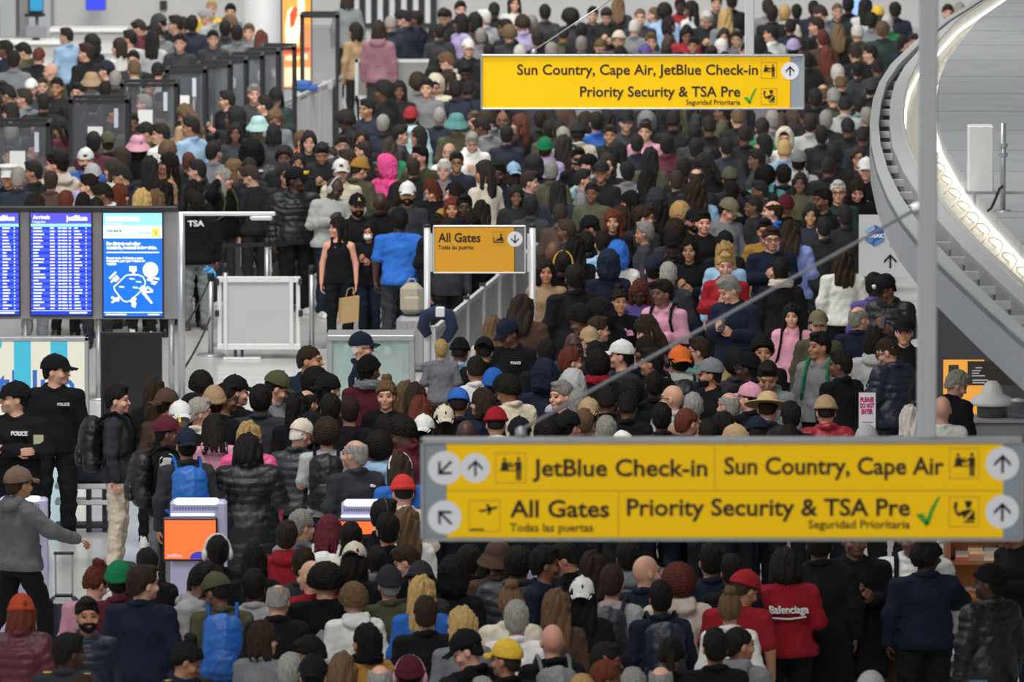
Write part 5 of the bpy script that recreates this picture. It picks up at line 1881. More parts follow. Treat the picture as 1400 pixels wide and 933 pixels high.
def lib(key, fn, m, marks=None, yaw=0):
    if key not in LIB:
        v, q = fn().mesh()
        me = np_mesh(key.split('|')[0], v, q, m)
        if marks is not None:
            me = thin(me, .22)
            v = np.empty(len(me.vertices) * 3, np.float32)
            me.vertices.foreach_get('co', v)
            set_marks(me, face_marks(v.reshape(-1, 3), marks, yaw))
        elif len(v) > 5000:
            me = thin(me, .4)
        LIB[key] = me
    return LIB[key]
NEAR_TXT = """26 639 br t sb hdgy Cmbr tblk W X2 w1.1|charcoal hoodie and brown cap walking with a suitcase|the charcoal hoodie with a suitcase
28 813 b w mr pmar Nrust|rust orange beanie and maroon puffer jacket|the rust beanie
126 772 br w ur spnk ttan g|pink sweater with messy hair tied up, back turned|the pink sweater and topknot
161 768 b k sk jmar Ngrn|bright green beanie and maroon jacket|the green beanie
193 772 br w sb cnvy w1.12|long navy coat with short brown hair, back turned|the long navy coat
201 746 b k xk jblk
272 767 r k sk hlgy D w1.05|light grey hoodie leaning forward over something|the leaning grey hoodie
119 816 f t sk vnvy beard|navy puffer vest with beard, looking back toward the camera|the navy puffer vest
92 865 br d sk jchr w1.1
113 922 b w sb jblk
247 875 r t uk unvy|navy officer uniform with gold shoulder bars and tied black hair|the officer with gold shoulder bars
305 783 bl k sk jolv Colv bpblu|olive jacket and olive cap carrying a big blue backpack|the olive jacket
297 731 b k sk jblk hpwht|black jacket wearing large white headphones|the white headphones
347 742 b k mk jblk
344 777 b k sk jlgy
395 711 b w sb hred|red hoodie with short brown hair, back turned|the red hoodie
446 703 b k dmar jblk bpwht|maroon braided hair above a white hood|the maroon braids
411 696 br w sg jgry g
416 747 b w sb jchr
431 762 bl w z_ sred|red sweater and bald head|the bald head and red sweater
379 795 b w yg jblk|black jacket with a balding crown, back turned|the balding crown
442 771 b t ck sblk w1.2|black sweatshirt with a white creature print on the back|the printed black sweatshirt
482 742 b k uk jblk Bcrm|cream baseball cap worn backward above a black bun|the backward cream cap
518 746 b k sk jnvy scgry
539 774 b w sg jolv Nchr
484 798 b w cn hwht
358 848 r w mb cgry g|grey coat with brown bob and glasses in profile|the brown bob and grey coat
397 892 b w sg jchr
434 867 l t sk jblk
428 896 b w sk tred Bblk|black cap worn backward near the bottom edge|the backward black cap
466 891 b w mn sgry
502 852 l t mk jmus scblk|mustard jacket with black fur collar, face in profile|the mustard jacket
520 905 b w yg jgry
560 897 b w sb pmar Nmar hppnk|maroon beanie with pink headphones over it|the pink headphones
577 786 b w lo jblu|blue jacket with long wavy blonde hair|the long blonde hair
582 814 b w sb cblk|black coat with short brown hair, in front of the blonde|the black coat before the blonde
574 768 b w sk jchr Nchr
566 742 l w sb jblk
613 762 b k sk jblk Hblk
642 744 b k sk cblk w1.15
682 740 b k sb jbrn Kbrn
708 746 b k sk pchr w1.25|broad charcoal puffer coat and dark hair, back turned|the broad charcoal puffer
741 746 r k sk jnvy
633 829 bl w mo jgry
648 860 l w sk jblk Cblk D|black cap with white collar bending forward|the bending black cap
701 800 b w un pcrm|messy brown bun above a cream fur hood|the messy brown bun
706 820 b w sg jwht|white hooded jacket with thick grey hair|the thick grey hair
694 875 bl t sb jblk Cyel|yellow baseball cap with orange brim and black jacket|the yellow cap
762 804 b w ln jbrn|golden brown long hair over brown jacket|the golden brown hair
792 790 b k lk jblk Bwht|white cap worn backward on long black hair|the backward white cap
838 771 b w sb slgy bpchr|light grey sweater carrying a charcoal backpack|the light grey sweater
755 849 b w z_ jblk bpgry|bald head and black hooded jacket with grey backpack|the bald head with grey backpack
805 752 b w lb jblk
752 724 b t sk hlil
782 738 l t sk jblk
829 878 r k sk jmus A|mustard sleeve held up with bent elbow|the raised mustard sleeve
828 902 r k sr jolv
800 921 b w so jtan
660 925 b w sg jblk
611 925 b w sk jblk
883 755 br w z_ jnvy|bald head and navy sweater, back turned|the bald head and navy sweater
903 793 b k sk jnvy bpnvy
927 772 b w cr hcrm w1.1|cream hoodie with curly reddish hair|the cream hoodie
972 742 b t sk cnvy
1000 757 b k sk jblk
1007 780 br t sb tred Cred w1.1|red cap and red T-shirt, back turned|the red cap
1075 748 b k mk sred tblk w1.1|dark red sweater with Balenciaga lettering on the back|the lettered red sweater
998 809 b w un jwht|white jacket and messy blonde bun|the messy blonde bun
978 858 b t sk jblk
1008 855 br t xk hgry w1.1|grey hoodie with dark cropped hair near the bottom edge|the grey hoodie
917 870 b k pk jblk
903 907 b w yg jlgy
862 912 b w sg jgry
857 738 b k sk hgry
1122 718 b k sk cblk w1.15
1168 712 f k sk cblk h1.88 w1.15
1250 712 f k sk pwht bpblk S w1.25 h1.86 tbrn|white puffer jacket with black straps under the big sign|the white puffer jacket
1262 737 br d uk jnvy tblk R h1.72 w1.25 ^b|navy jacket reaching an arm down toward the pet carrier|the reaching navy jacket
1353 772 l d sk pblk Nblk tlbl w1.05|black beanie, shiny black jacket and pale jeans|the black beanie and shiny jacket
1190 919 b w sk jblk Nlgy
1392 700 l k sk jblk P
1368 914 b k sk jblk
22 523 l w sk ublk Cblk X tblk ^f w1.15|black police uniform with arms folded, face in profile|the police officer with folded arms
74 486 r w sk ublk Cblk h1.84 tblk ^f w1.15 S|black police uniform and cap standing before the lit advert|the police officer before the lit advert
163 525 r w sk jchr tcrm bpblk h1.84 ^r S|charcoal jacket and cream trousers with big black backpack|the cream trousers
211 515 b w lb jblk
225 532 br w sk jbrn Bbrn
247 549 b w sg jblk Bwht
229 570 r k sk jblk Cmar bpblk varsity ^r S|maroon cap and black varsity jacket with pale sleeves|the maroon cap
258 586 b t sk jchr Bnvy bpblu tgry|navy cap worn backward with a bright blue backpack|the bright blue backpack
270 543 r w sg jcrm
275 508 b d ck jblk hbwht
258 538 br w sk jblk Cblk
292 566 b d dk hpnk|pink hoodie with long black braids|the pink hoodie and braids
338 575 b w lo phpk|hot pink jacket with long blonde hair|the hot pink jacket
338 592 b t mk pblk w1.15 LC|long black puffer coat with dark bobbed hair|the long black puffer coat
354 525 b k sk jchr w1.15
406 573 br w sw vchr Ccrm|cream baseball cap and charcoal fleece vest|the cream cap and fleece vest
446 572 b w cb tlgy bpblk|light grey T-shirt with curly hair and black backpack|the curly hair and black backpack
489 598 bl w yg fchr w1.05|charcoal fleece jacket and bald crown|the bald crown and fleece jacket
516 590 b k ck hlbl
425 563 b k sk jblk Cblk
476 541 b w sb tblk
548 617 b w lb jblu hbwht
552 650 b w sk jcrm Ncor|bright coral red beanie beside the big sign|the coral red beanie
525 681 r k sk jblk hpblk
526 700 b w sk jblk
488 713 b t sk jcrm
556 692 b w ln jwht
530 566 b k sk jmar
556 568 l k ck jmar
577 568 b k sk jnvy Bwht
607 555 b k lk jnvy Bcrm|cream cap worn backward on dark hair|the backward cream cap over dark hair
637 571 b d z_ jblk|shaved dark brown head and black jacket|the shaved dark head
678 557 b w sk jwht Nred|red knitted beanie and white jacket|the red knitted beanie
710 571 b k sk jblk Cblk
748 573 b k ck jblk
776 562 br w sk jolv Bblk
799 556 b w xn jblk
829 568 b w sg jpur
852 590 b w sk jwht Bwht
908 550 b k sk jblk
934 556 br w xr cblk w1.1|cropped ginger hair and big black coat|the cropped ginger hair
970 572 b k sk jblk
988 563 l t lk jwht
1005 581 bl w sb jchr Ctan
1037 570 b t sk jnvy Cnvy
1078 577 b k xk jchr
1080 548 b t sk jblk
1130 541 b w sk pred Ntan|tan beanie and red puffer jacket|the tan beanie
1185 582 b w sg jlgy Nlgy
1247 553 b w lw jteal
1287 538 b w z_ swht|bald head and white sweater beside the grey post|the bald head and white sweater
1301 504 r w sg jblk D|black jacket and tousled grey hair by the orange lit wall|the grey hair by the orange wall
421 471 r t xb unvy ^f S w1.1|navy uniform, bareheaded, by the pale barrier panel|the bareheaded officer
495 455 r w sw unvy Cnvy g R|navy uniform and cap resting an arm on the glass case|the officer at the glass case
503 486 br k sk smar Nblk scgry
370 507 r w sk jgry Colv
322 514 r w sk jblk Cblk
311 524 r k sk jblk g
292 528 b t sk jblk Ntan
430 503 br k ck jblk
443 511 br w sk jblk Bblk
421 530 br w yb jchr
407 536 b k lk jblk
453 537 b k sk jblk
528 519 f w un sblk
555 520 b w ln jblk
569 522 b w lb jblk
576 540 b w lr jbrn
603 466 b w so sgry CH|grey sweater, small blond child riding on shoulders|the blond child
606 500 b w sk jnvy h1.68
624 531 b t sk jnvy Cblu
628 462 b k sk jlbl Nblk
661 461 b t sk jblk Bblk
701 434 fl k sk ublk Cnvy D h1.82|black police jacket and cap looking down in the crowd|the police officer looking down
675 430 b w ln jcrm
712 402 b w lb cbrn w1.15|brown coat and long brown hair beside the sign post|the brown coat
748 354 f t mk stan|tan top and tied dark hair facing the camera|the tan top
786 361 b k sk cblk w1.15
803 416 l k ck jblk
826 408 l k sk jblk Hblk m
815 432 r w sb jblk
806 448 f w sb jblk Ctan
784 452 f d z_ jchr|shaved dark head facing the camera in a dark jacket|the shaved head facing the camera
748 463 b k sk jblk
778 474 r w sr jchr
814 465 b k sk jblk
817 480 b k ck jblk scred|bright red scarf and black curly hair|the red scarf
650 486 b t sk jwht|white jacket with short black hair, behind the blond child's shoulder|the white jacket by the child
675 504 b w sk jnvy Nblu|bright blue knitted beanie|the blue beanie
700 512 bl t ck jcrm
660 530 l w mb jblk
745 492 b k sk jnvy Hnvy
782 506 b w sk hlgy Hlgy
775 520 fl w sg jblk
790 533 b w sg jblk
805 545 b w sb jtan Btan
828 527 b k sk jblk
848 394 f t uk sblk|black sweatshirt with pink script lettering facing the camera|the pink script lettering
875 379 f d mr spur|auburn bob and purple top facing the camera|the auburn bob
907 382 fl k sk hpnk bpblk|pink hoodie and short black hair facing the camera|the pink hoodie facing the camera
890 429 l w lb spnk D
852 466 l w sk jchr Cwht|white baseball cap seen in profile|the white cap in profile
880 459 l k mk jblk
892 475 l t sk jblk
928 474 b w sk hgrg Borg hpblk bpblk w1.15|orange cap worn backward under black headphones|the orange cap
956 460 l w sb jteal g
971 491 l t sk jblk Cgry beard
920 523 l w z_ jlgy g|bald head with glasses beside the grey hoodie|the bald head with glasses
948 534 b w xg jtan
998 533 bl w yg jblk
1026 524 bl w sk jblk Cpnk|pale pink baseball cap and black top|the pale pink cap
1050 536 b w sb jchr Ftan|straw hat with dark band|the straw hat
1022 482 l d sk jblk Nblk g
1050 490 f t sk hgry D
1008 477 b k ck jchr
1042 461 f t ck jblk
1083 414 f w lk hpnk bpblk|pale pink hoodie and dark long hair looking down|the pale pink hoodie
1119 425 f w sb jolv Ccmo|camouflage cap and olive jacket facing the camera|the camouflage cap
1122 453 fl t sk hgry bpgrn|grey hoodie with green backpack strap facing the camera|the green backpack strap
992 345 f w so jred|red jacket and blonde hair facing the camera|the red jacket
1004 374 fl w sg jnvy P
1068 352 b w sk jblk npcrm|black jacket with cream travel pillow round the neck|the cream travel pillow
893 505 b d xk jblk
864 520 b k ck jblk
855 535 b k sk jblk
1153 338 b w lb swht tblk w1.05|white long sleeved top and long brown hair|the white top and long hair
1173 416 br w yg fnvy|navy fleece with a balding crown, back turned|the navy fleece
1217 374 fl k sk pblk Cblk g P|black puffer and black cap looking at a phone|the black puffer with a phone
1195 372 b k sk jpur
1236 434 f w sk jblk Cblk
1195 446 b w mk hlgy|light grey hoodie with bobbed brown hair, behind the navy puffer|the light grey hoodie by the notice
1220 459 l w xb pnvy g P|navy puffer jacket and cropped hair over a phone|the navy puffer jacket
1150 478 l k sk jblk
1172 199 f w mb jnvy g
1184 216 f w sk jblk Cwht|white cap with round badge beside the grey canopy|the white cap by the canopy
1170 241 f w lb jblk P
1147 246 f w sw jdgr g|dark green jacket with white hair and glasses|the white hair and green jacket
1125 256 fl k sk jblk
1132 214 b k sk jblk bpgry
1140 196 b k sk jblk
878 280 r w sb schr w1.15 g|dark grey sweater with glasses, large and in profile|the large dark grey sweater
902 273 b k lk clgy|pale grey coat with long black hair|the pale grey coat
933 276 b w co jblk
947 285 f t sk jblk Cblk beard
960 287 f w sk jblk
990 270 fr w sk sgry Ccmo D|grey sweater and camouflage cap bending down|the camouflage cap bending down
920 318 f d cb jblk Cblk g
923 300 b w cb jchr
943 323 f t mk jblk
991 316 b t sk jblk Cblk
991 329 f w lo jlbl
1055 309 f w sb snvy g w1.15|blue sweater with glasses facing the camera|the blue sweater and glasses
1046 298 f t sk smus
1080 300 b t lb hper w1.05|periwinkle blue hoodie, back turned|the periwinkle hoodie
1060 272 l w yb jblu A w1.1|blue jacket with an arm raised to a balding head|the raised blue arm
1072 266 b t z_ jblk Nmar
1047 226 b k ck hteal bpblk w1.1|teal hoodie with dark backpack strap, back turned|the teal hoodie
1070 224 b w sk jdgr w1.1|dark green sweater with short black hair, back turned|the dark green sweater
1092 206 b w sk hlgy Cgry w1.05|light grey hoodie with dark cap, back turned|the light grey hoodie
1072 190 b w so jlbl
951 245 b w lb slbl w1.1|sky blue top with long brown hair|the sky blue top
952 228 b w yb jblk
935 215 b k sk jblk
884 230 b k lk hcrm|cream hood over a mustard jacket|the cream hood
862 260 l t lk jblk
848 280 l w lb jchr
898 258 b k sk jchr Hchr
848 193 l d lk jwht
913 182 b k sk pmar
968 208 l k lk jblk
998 229 b t sk jblk Colv
1000 246 b d xk jblk A
895 350 b w sk jnvy Cnvy
912 357 b w sg jchr
845 330 b w sk jwht Hblu
575 198 fl w sk solv|olive sweatshirt and black hair facing the camera|the olive sweatshirt
614 193 f w z_ swht
624 206 f t sk jnvy g
607 217 f w sw jgry
645 178 f w sg hwht
595 243 fl w mr jblk D
622 248 fl w mk jmus
619 268 f t lr jblk
635 265 f d sk jblk
643 287 f t lk jblk
597 290 f k mk jblk
613 297 f t mk jchr
658 273 b k lk jblk
684 221 f d sk unvy w1.15|navy jacket with round shoulder badge and blue shirt|the navy jacket with badge
702 222 b w mb jlgy Blbl|pale blue cap worn backward and light grey jacket|the pale blue cap
663 218 l t lk jcrm
730 212 b k sk jblk Hblk w1.1 bpblk
746 188 b w sb hlil Ngrn|lilac hoodie and dull green beanie|the lilac hoodie
791 201 f t sk jblk sun|dark sunglasses and black jacket|the dark sunglasses
803 211 l w sb baqu Cblk R w1.1|pale aqua shirt and black cap with hand on the rail|the pale aqua shirt
822 220 f t sk jblk Cblk
833 209 f w mb jblk
757 327 b k z_ jblk
769 342 b k sk jblk hbyel
786 322 b k lk jblk
803 316 b t sk jblk
816 294 l t sk jblk Cblk
823 315 b w sk jlbl
832 342 b k sk jnvy Hnvy
835 285 f w lr jblk
770 183 b w lb jgry
305 229 r w lg sblk A bpolv|grey haired with a hand at the face and black top|the grey hair with raised hand
321 216 r w ln jbrn
348 224 l w sb sblk D
404 229 fr d sk pblk Cblk g w1.2 h1.84|black quilted jacket and cap with yellow letters|the black quilted jacket
452 239 fr d z_ slgy hplgy P w1.05 h1.78|light grey sweatshirt with grey headphones|the grey sweatshirt and headphones
466 218 f w sb jcrm Cwht|white cap and cream jacket facing the camera|the white cap and cream jacket
486 215 br w sb jolv Nmus|mustard yellow beanie and olive jacket|the mustard beanie
525 212 l k sk hhpk Hhpk|hot pink hood pulled up|the hot pink hood
490 265 f t sk jblk Cblk beard|black cap with gold emblem and dark beard|the gold emblem cap
469 296 l w lk kblk tblk S h1.66 ^f|black tank top and long black hair|the black tank top
510 303 f t mk jblk m h1.42
540 284 b d sk tblu tchr h1.84 w1.15 S|bright blue polo shirt with dark trousers, back turned|the bright blue polo
556 249 f t sk jchr Cwht beard
413 178 fr w sn porg|orange quilted jacket in the middle of the queue|the orange quilted jacket
407 208 f t mk jblk
388 200 f k ck jblk
390 222 f t mk jblk g
475 203 l w sb jnvy
497 190 l w xb jblk
465 184 f w sk jchr
532 188 b w lb jgrn
543 248 b d dk jmar
520 260 b d z_ jblk
345 192 b k sk pchr Hblk w1.25|big charcoal puffer with hood, back turned|the big charcoal puffer
291 192 br w sk jgry
340 215 b k sk jblk
75 208 l w sk hcrm X w1.2|cream hoodie with folded arms and black hair|the cream hoodie with folded arms
117 203 f w sb jblu Bwht beard|white cap worn backward and blue shirt, bearded|the bearded white cap
88 202 l w sk hgry Cblk
48 219 l t sk jblk
12 226 f t sk ublk Mwht|white topped peaked cap and black uniform|the white peaked cap
127 224 b w sk jlil Nlgy
122 237 l w sk jlgy
147 248 l k sk jwht
163 251 r w mr jchr g
155 216 l w mb jwht
172 222 l t sk jnvy
230 208 l t lk ktan A|long dark hair and bare arm raised behind the head|the raised bare arm
228 192 b w cn jchr
223 245 b k lk jblk w1.1
195 257 b w lo jlgy
212 258 b w ln jblk
265 245 b k lk jblk
262 258 b k sk jblk
91 260 b w sr jcrm
113 263 b k mk jblk
132 268 f t sk jchr
48 264 r k mk jblk
188 184 b w mk jblk Kpnk|shiny pink bucket hat|the pink bucket hat
205 212 b k lk jblk
270 217 l w sk jblk
258 206 b t xr jblk
165 200 l w mb jblk
25 228 b w sg jnvy
268 262 b k sk ublk h1.70 S TSA w1.1|black uniform with white TSA lettering on the back|the TSA lettering
"""
FAR_TXT = """37 56 l w sk jolv
52 64 b w sr jblk
91 37 l w sk jlbl
124 47 l k sk jblk Hblk
118 58 l w sb jblk
178 40 l w sk twht
163 51 l w mb jwht
195 25 l w sb jmar
222 18 l w sk jchr Nchr
217 30 l w sk jgry
208 40 b w lk jlgy
240 20 l w sk jblk
250 22 l w sb jnvy
262 20 b k sk jnvy
246 45 f w sk jchr
145 83 l w sk jnvy Cnvy
125 98 b w sb jgry Ktan
105 112 f w sk jblk
57 104 f w xb jblk
43 108 f w sb jchr Cwht
70 84 l w z_ jolv
77 105 f t sk jblk
15 114 l t sk jblk
32 120 l w sb jgry
87 158 l t lk jmar
182 68 f w sk jchr
182 81 b w sn jlgy
215 84 b w sk jlgy
206 165 l w sk jolv
220 168 l w sk jwht
258 140 l w ln jtan
261 158 l t sk jlbl
9 54 l k sk jnvy
19 68 b w sk jgry
128 179 b k sk jmar
147 180 b t sk jblk Bolv
5 110 f w sk jblk
287 10 l w sg jlgy
315 4 f w sk jgry
289 0 f w so jyel
320 18 l w sn jolv
308 27 b k sk jchr
325 33 b t sk jgry
291 40 f w sk jchr
340 31 f w sn jgry
356 40 b w lr jbrn
346 114 f w sg jchr
313 123 l w sk jblk
320 146 l k sk jblk Hblk
353 158 b w sk jolv Kaqu
375 145 f w ln jgry
362 130 l w sk jblk
376 118 f w lk jdgr Cblk
475 -14 b w mb jgry
486 30 l t mk jtan
518 27 b w mb hmau
534 21 b w sg jnvy
556 12 l w sk jnvy
503 134 fl t sk jnvy
478 150 l d ck jblk
524 110 l k ck jblk
546 109 f k lk jblk
562 146 b w sk haqu Nred
425 178 f w mk jblk
495 176 f t mk jblk
568 14 l k sk jnvy
607 9 f w sk jblk
612 12 f t sb jchr
628 0 f w sk jblk
630 18 l k mk jlil
649 16 l t mk jbrn
662 12 l w sw jlgy
675 2 b d sk jblk
703 -8 f w mb twht
697 34 b w cn jchr
715 20 b w cb jlil
727 20 b w sg jblk
641 53 f w sk jblk Cwht
595 72 b k mk jblk
591 90 b k sk jblk Cblk
615 70 l w sn jcrm
637 82 f d sk jblk
609 94 l w lb jblk
597 101 f w sk jcrm Hcrm
583 106 f w sk jgry
573 99 b w cb jgry
623 109 b k sk jnvy
640 109 b k sk jnvy
601 145 b w xg jnvy
624 154 b w sk jolv Kteal
649 151 f w sn jolv
670 148 l w sb jgry
664 158 l k sk jgry
687 150 f k z_ jblk
711 155 l w lr jblk
738 150 b k sk jblk
751 163 b k sk jolv
767 164 b k sk jchr
790 168 b d sk jcrm Nblk
800 152 l w mb jcrm
815 152 b w sk jblu
831 150 b k lk jblk
769 172 b w sg jgry
711 60 b w sw jblk
754 57 b w sg jwht
690 25 l k sk jblk
735 40 b w sb jblk
745 5 b w sk jchr
780 11 b k ck jchr w1.2
811 8 f w sk jblk
828 8 f w sb jblk
820 50 f w xn jblk
795 30 b k sk jblk
770 35 b t sk jolv
846 42 f w sb jolv Ncrm
845 -5 b w ln jchr
867 26 b w sw jgry
875 10 f w xn jchr
895 8 l w xn jblu
908 4 b k ck jlbl
890 44 f w sn jgry
882 60 f w sn jblk Cpur
930 -4 f d sk jred
945 0 l k lk jwht
938 32 f t mk jred
965 13 f w sw jblk w1.15
992 11 b w lo jgry
980 -8 f w sb jchr
990 38 f w mb jgry
1006 41 f w sb jcrm
988 52 f d sk jolv Cwht
974 60 f w sb jpnk
1000 -10 b w sk jblk
1040 48 l d mk jgry
1055 33 l w sk jwht
1057 6 b k sk jblk
1072 6 b w so jcrm
1050 -3 b w sb jgry
1085 53 b w sk jblk Nlil
1095 50 b k sk jblk
1090 5 b k sk jnvy
1117 22 l w sb jblk
1112 0 b k sk jnvy
1105 70 b k sk jblk
856 152 f w sk jchr Cblk
884 152 f w sb jblk Hgry
882 165 f w sb jpnk
920 150 b k sk jblk
950 170 b k sk jchr
970 158 b k sk jblk
1010 148 b w sn jblk w1.1
1056 150 b w sg jgry
1072 175 f w sk jwht Hcrm
1108 154 b w sb jlgy
1103 140 b k sk jblk
1042 160 b w sb jgrn
1115 120 b k sk jblk
950 188 b k sk jblk
1020 170 b k sk jblk
1147 3 f w xn jdgr
1126 5 l w sb jgry
1160 -6 b k sk jblk
1183 -4 b k lk jwht
1200 8 b w sn jlgy Cyel
1192 16 b k sk jgry
1213 20 b w sw jgrn
1222 2 b k sk jnvy w1.1
1207 28 b w sn jdgr w1.15
1147 32 b w ln jblk
1172 32 b w sw jolv
1190 61 l w sk jnvy
1236 47 r w sk jnvy
1250 45 f w sb jnvy
1296 5 f w sb jblk
1312 2 b w sg jgry
1125 40 b w sr jbrn
1129 62 b w lr jbrn
1145 87 b w sw jdgr
1150 99 b w yn jblk
1125 113 b w yn jblk
1141 119 b w sg jolv
1191 107 b w sk jblk Nchr
1185 146 b w sg jblk
1175 130 b w sk jteal
1155 130 b w sk jlgy
1128 150 b w sg jblk
1160 160 b k sk jblk
1180 172 b k sk jnvy
1200 80 b k sk jchr
1170 60 b w sb jblk
440 192 f t sk jblk
"""
# ------------------------------------------------------------------ people: who stands where
CLR = {k: srgb(v) for k, v in dict(
    blk='121316', chr='2e3035', gry='74777a', lgy='a4a6a6', wht='d6d6d2', crm='c9bfac', nvy='192030', blu='2c62b4', lbl='8fb0cc', teal='4f8683',
    aqu='a3c6c3', red='931f29', cor='cc3a38', mar='54202c', pnk='cf95a8', hpk='dd4f8c', grn='1f7a4c', olv='4b4b36', brn='4b392f', tan='a58a6a', mus='a37a38',
    yel='d6b03a', org='d2682c', pur='5d4f8c', lil='a79bc2', rust='b4482f', per='7b8ac0', dgr='24342f', grg='9aa496', mau='8d6470', cmo='6b664c', dgy='58595c', mbr='6a574a').items()}
HCL = {k: srgb(v) for k, v in dict(k='16120f', b='2c2018', n='614b34', o='ab8d5a', g='86837d', w='c4c0ba', r='5b2b1d', mar='5b1e2a', _='37271d').items()}
SKC = {k: srgb(v) for k, v in dict(w='c99c86', t='ad8063', k='71503f', d='46322a').items()}
CNAME = dict(blk='black', chr='charcoal', gry='grey', lgy='light grey', wht='white', crm='cream', nvy='navy', blu='blue', lbl='light blue', teal='teal',
             aqu='pale aqua', red='red', cor='coral red', mar='maroon', pnk='pink', hpk='hot pink', grn='green', olv='olive', brn='brown', tan='tan', mus='mustard',
             yel='yellow', org='orange', pur='purple', lil='lilac', rust='rust', per='periwinkle', dgr='dark green', grg='grey green', mau='mauve', cmo='camouflage', dgy='dark grey', mbr='brown')
HNAME = dict(k='black', b='brown', n='light brown', o='blonde', g='grey', w='white', r='ginger', mar='maroon', _='')
HSTY = dict(s='short {} hair', x='cropped {} hair', z='bald head', y='balding {} head', m='bobbed {} hair', l='long {} hair', c='curly {} hair', u='{} hair bun', p='{} ponytail', d='{} braids')
TOPN = dict(j='jacket', h='hoodie', t='t_shirt', c='coat', p='puffer_jacket', s='sweater', v='vest', f='fleece_jacket', u='uniform_jacket', k='tank_top', b='shirt', l='puffer_coat')
TOPM = dict(j='j', h='h', t='t', c='c', p='p', s='s', v='v', f='j', u='j', k='k', b='j', l='l')
HATN = dict(C='baseball_cap', B='backward_cap', N='beanie', K='bucket_hat', F='straw_hat', M='peaked_cap', H='hood')
FACE = dict(f=0, b=180, l=-90, r=90, fl=-45, fr=45, bl=-135, br=135)


def parse(txt, near):
    out = []
    for i, ln in enumerate(txt.strip().splitlines()):
        bits = ln.split('|')
        t = bits[0].split()
        p = dict(x=float(t[0]), y=float(t[1]), face=t[2], skin=t[3], hs=t[4][0], hc=t[4][1:], tk=t[5][0], tc=t[5][1:], hat=None, hatc=None, pose=None,
                 wd=1.0, ht=None, gear=[], pack=None, tr=None, child=False, desc=bits[1] if len(bits) > 1 else None,
                 yaw=0, body=None, lm=bits[2] if len(bits) > 2 else None, near=near, tok=set(t[6:]), idx=i)
        for k in t[6:]:
            if k in ('D', 'P', 'X', 'A', 'R', 'W'):
                p['pose'] = dict(D='bow', P='phone', X='cross', A='armup', R='reach', W='walk')[k]
            elif k == 'X2':
                pass
            elif k == 'S':
                p['pose'] = 'stand'
            elif k[0] == '^':
                p['body'] = FACE[k[1:]]
            elif k == 'CH':
                p['child'], p['pose'] = True, 'sit'
            elif k == 'LC':
                p['tk'] = 'l'
            elif k in ('TSA', 'varsity'):
                pass
            elif k[0] in HATN:
                p['hat'], p['hatc'] = k[0], k[1:]
            elif k == 'g':
                p['gear'].append(('glasses', 'blk'))
            elif k == 'm':
                p['gear'].append(('mask', 'wht'))
            elif k in ('sun', 'beard'):
                p['gear'].append((k, p['hc'] if k == 'beard' else 'blk'))
            elif k[:2] == 'hp':
                p['gear'].append(('phones', k[2:]))
            elif k[:2] == 'hb':
                p['gear'].append(('band', k[2:]))
            elif k[:2] == 'sc' or k[:2] == 'np':
                p['gear'].append(('scarf' if k[0] == 's' else 'pillow', k[2:]))
            elif k[:2] == 'bp':
                p['pack'] = k[2:]
            elif k[0] == 'w':
                p['wd'] = float(k[1:])
            elif k[0] == 'h':
                p['ht'] = float(k[1:])
            elif k[0] == 't':
                p['tr'] = k[1:]
        out.append(p)
    return out


PEOPLE = parse(NEAR_TXT, True)
FAR = parse(FAR_TXT, False)
ALL = PEOPLE + FAR
for p in ALL:
    if p['pose'] is None:
        p['pose'] = rnd.choices(('stand', 'bow', 'phone', 'clasp'), (.52, .16, .16, .16))[0]
        if p['face'] in ('f', 'fl', 'fr') and p['pose'] == 'bow':
            p['pose'] = 'clasp'
    # many turn only the head: the body keeps facing along the queue
    hd_ = FACE[p['face']]
    if p['body'] is None:
        p['body'] = {'l': -140, 'r': 140, 'bl': -170, 'br': 170, 'fl': -15, 'fr': 15}.get(p['face'], hd_) if p['pose'] not in ('walk', 'armup', 'reach', 'sit') else hd_
        if p['face'] in 'lr' and rnd.random() < .3:
            p['body'] = -60 if p['face'] == 'l' else 60
    p['yaw'] = max(-65, min(65, int(round((hd_ - p['body']) / 20.0)) * 20)) if abs(hd_ - p['body']) > 8 else 0
    if p['tr'] is None:
        p['tr'] = rnd.choices(('blk', 'nvy', 'chr', 'gry', 'tan'), (.5, .25, .15, .06, .04))[0]
    p['zt'] = p['ht'] or min(1.94, max(1.66, rnd.gauss(1.79, .05)))
    p['lo'], p['hi'] = (p['zt'] - .02, p['zt'] + .02) if p['ht'] else (1.60, 1.98)
    if p['child']:
        p['zt'], p['lo'], p['hi'] = 2.02, 2.0, 2.04

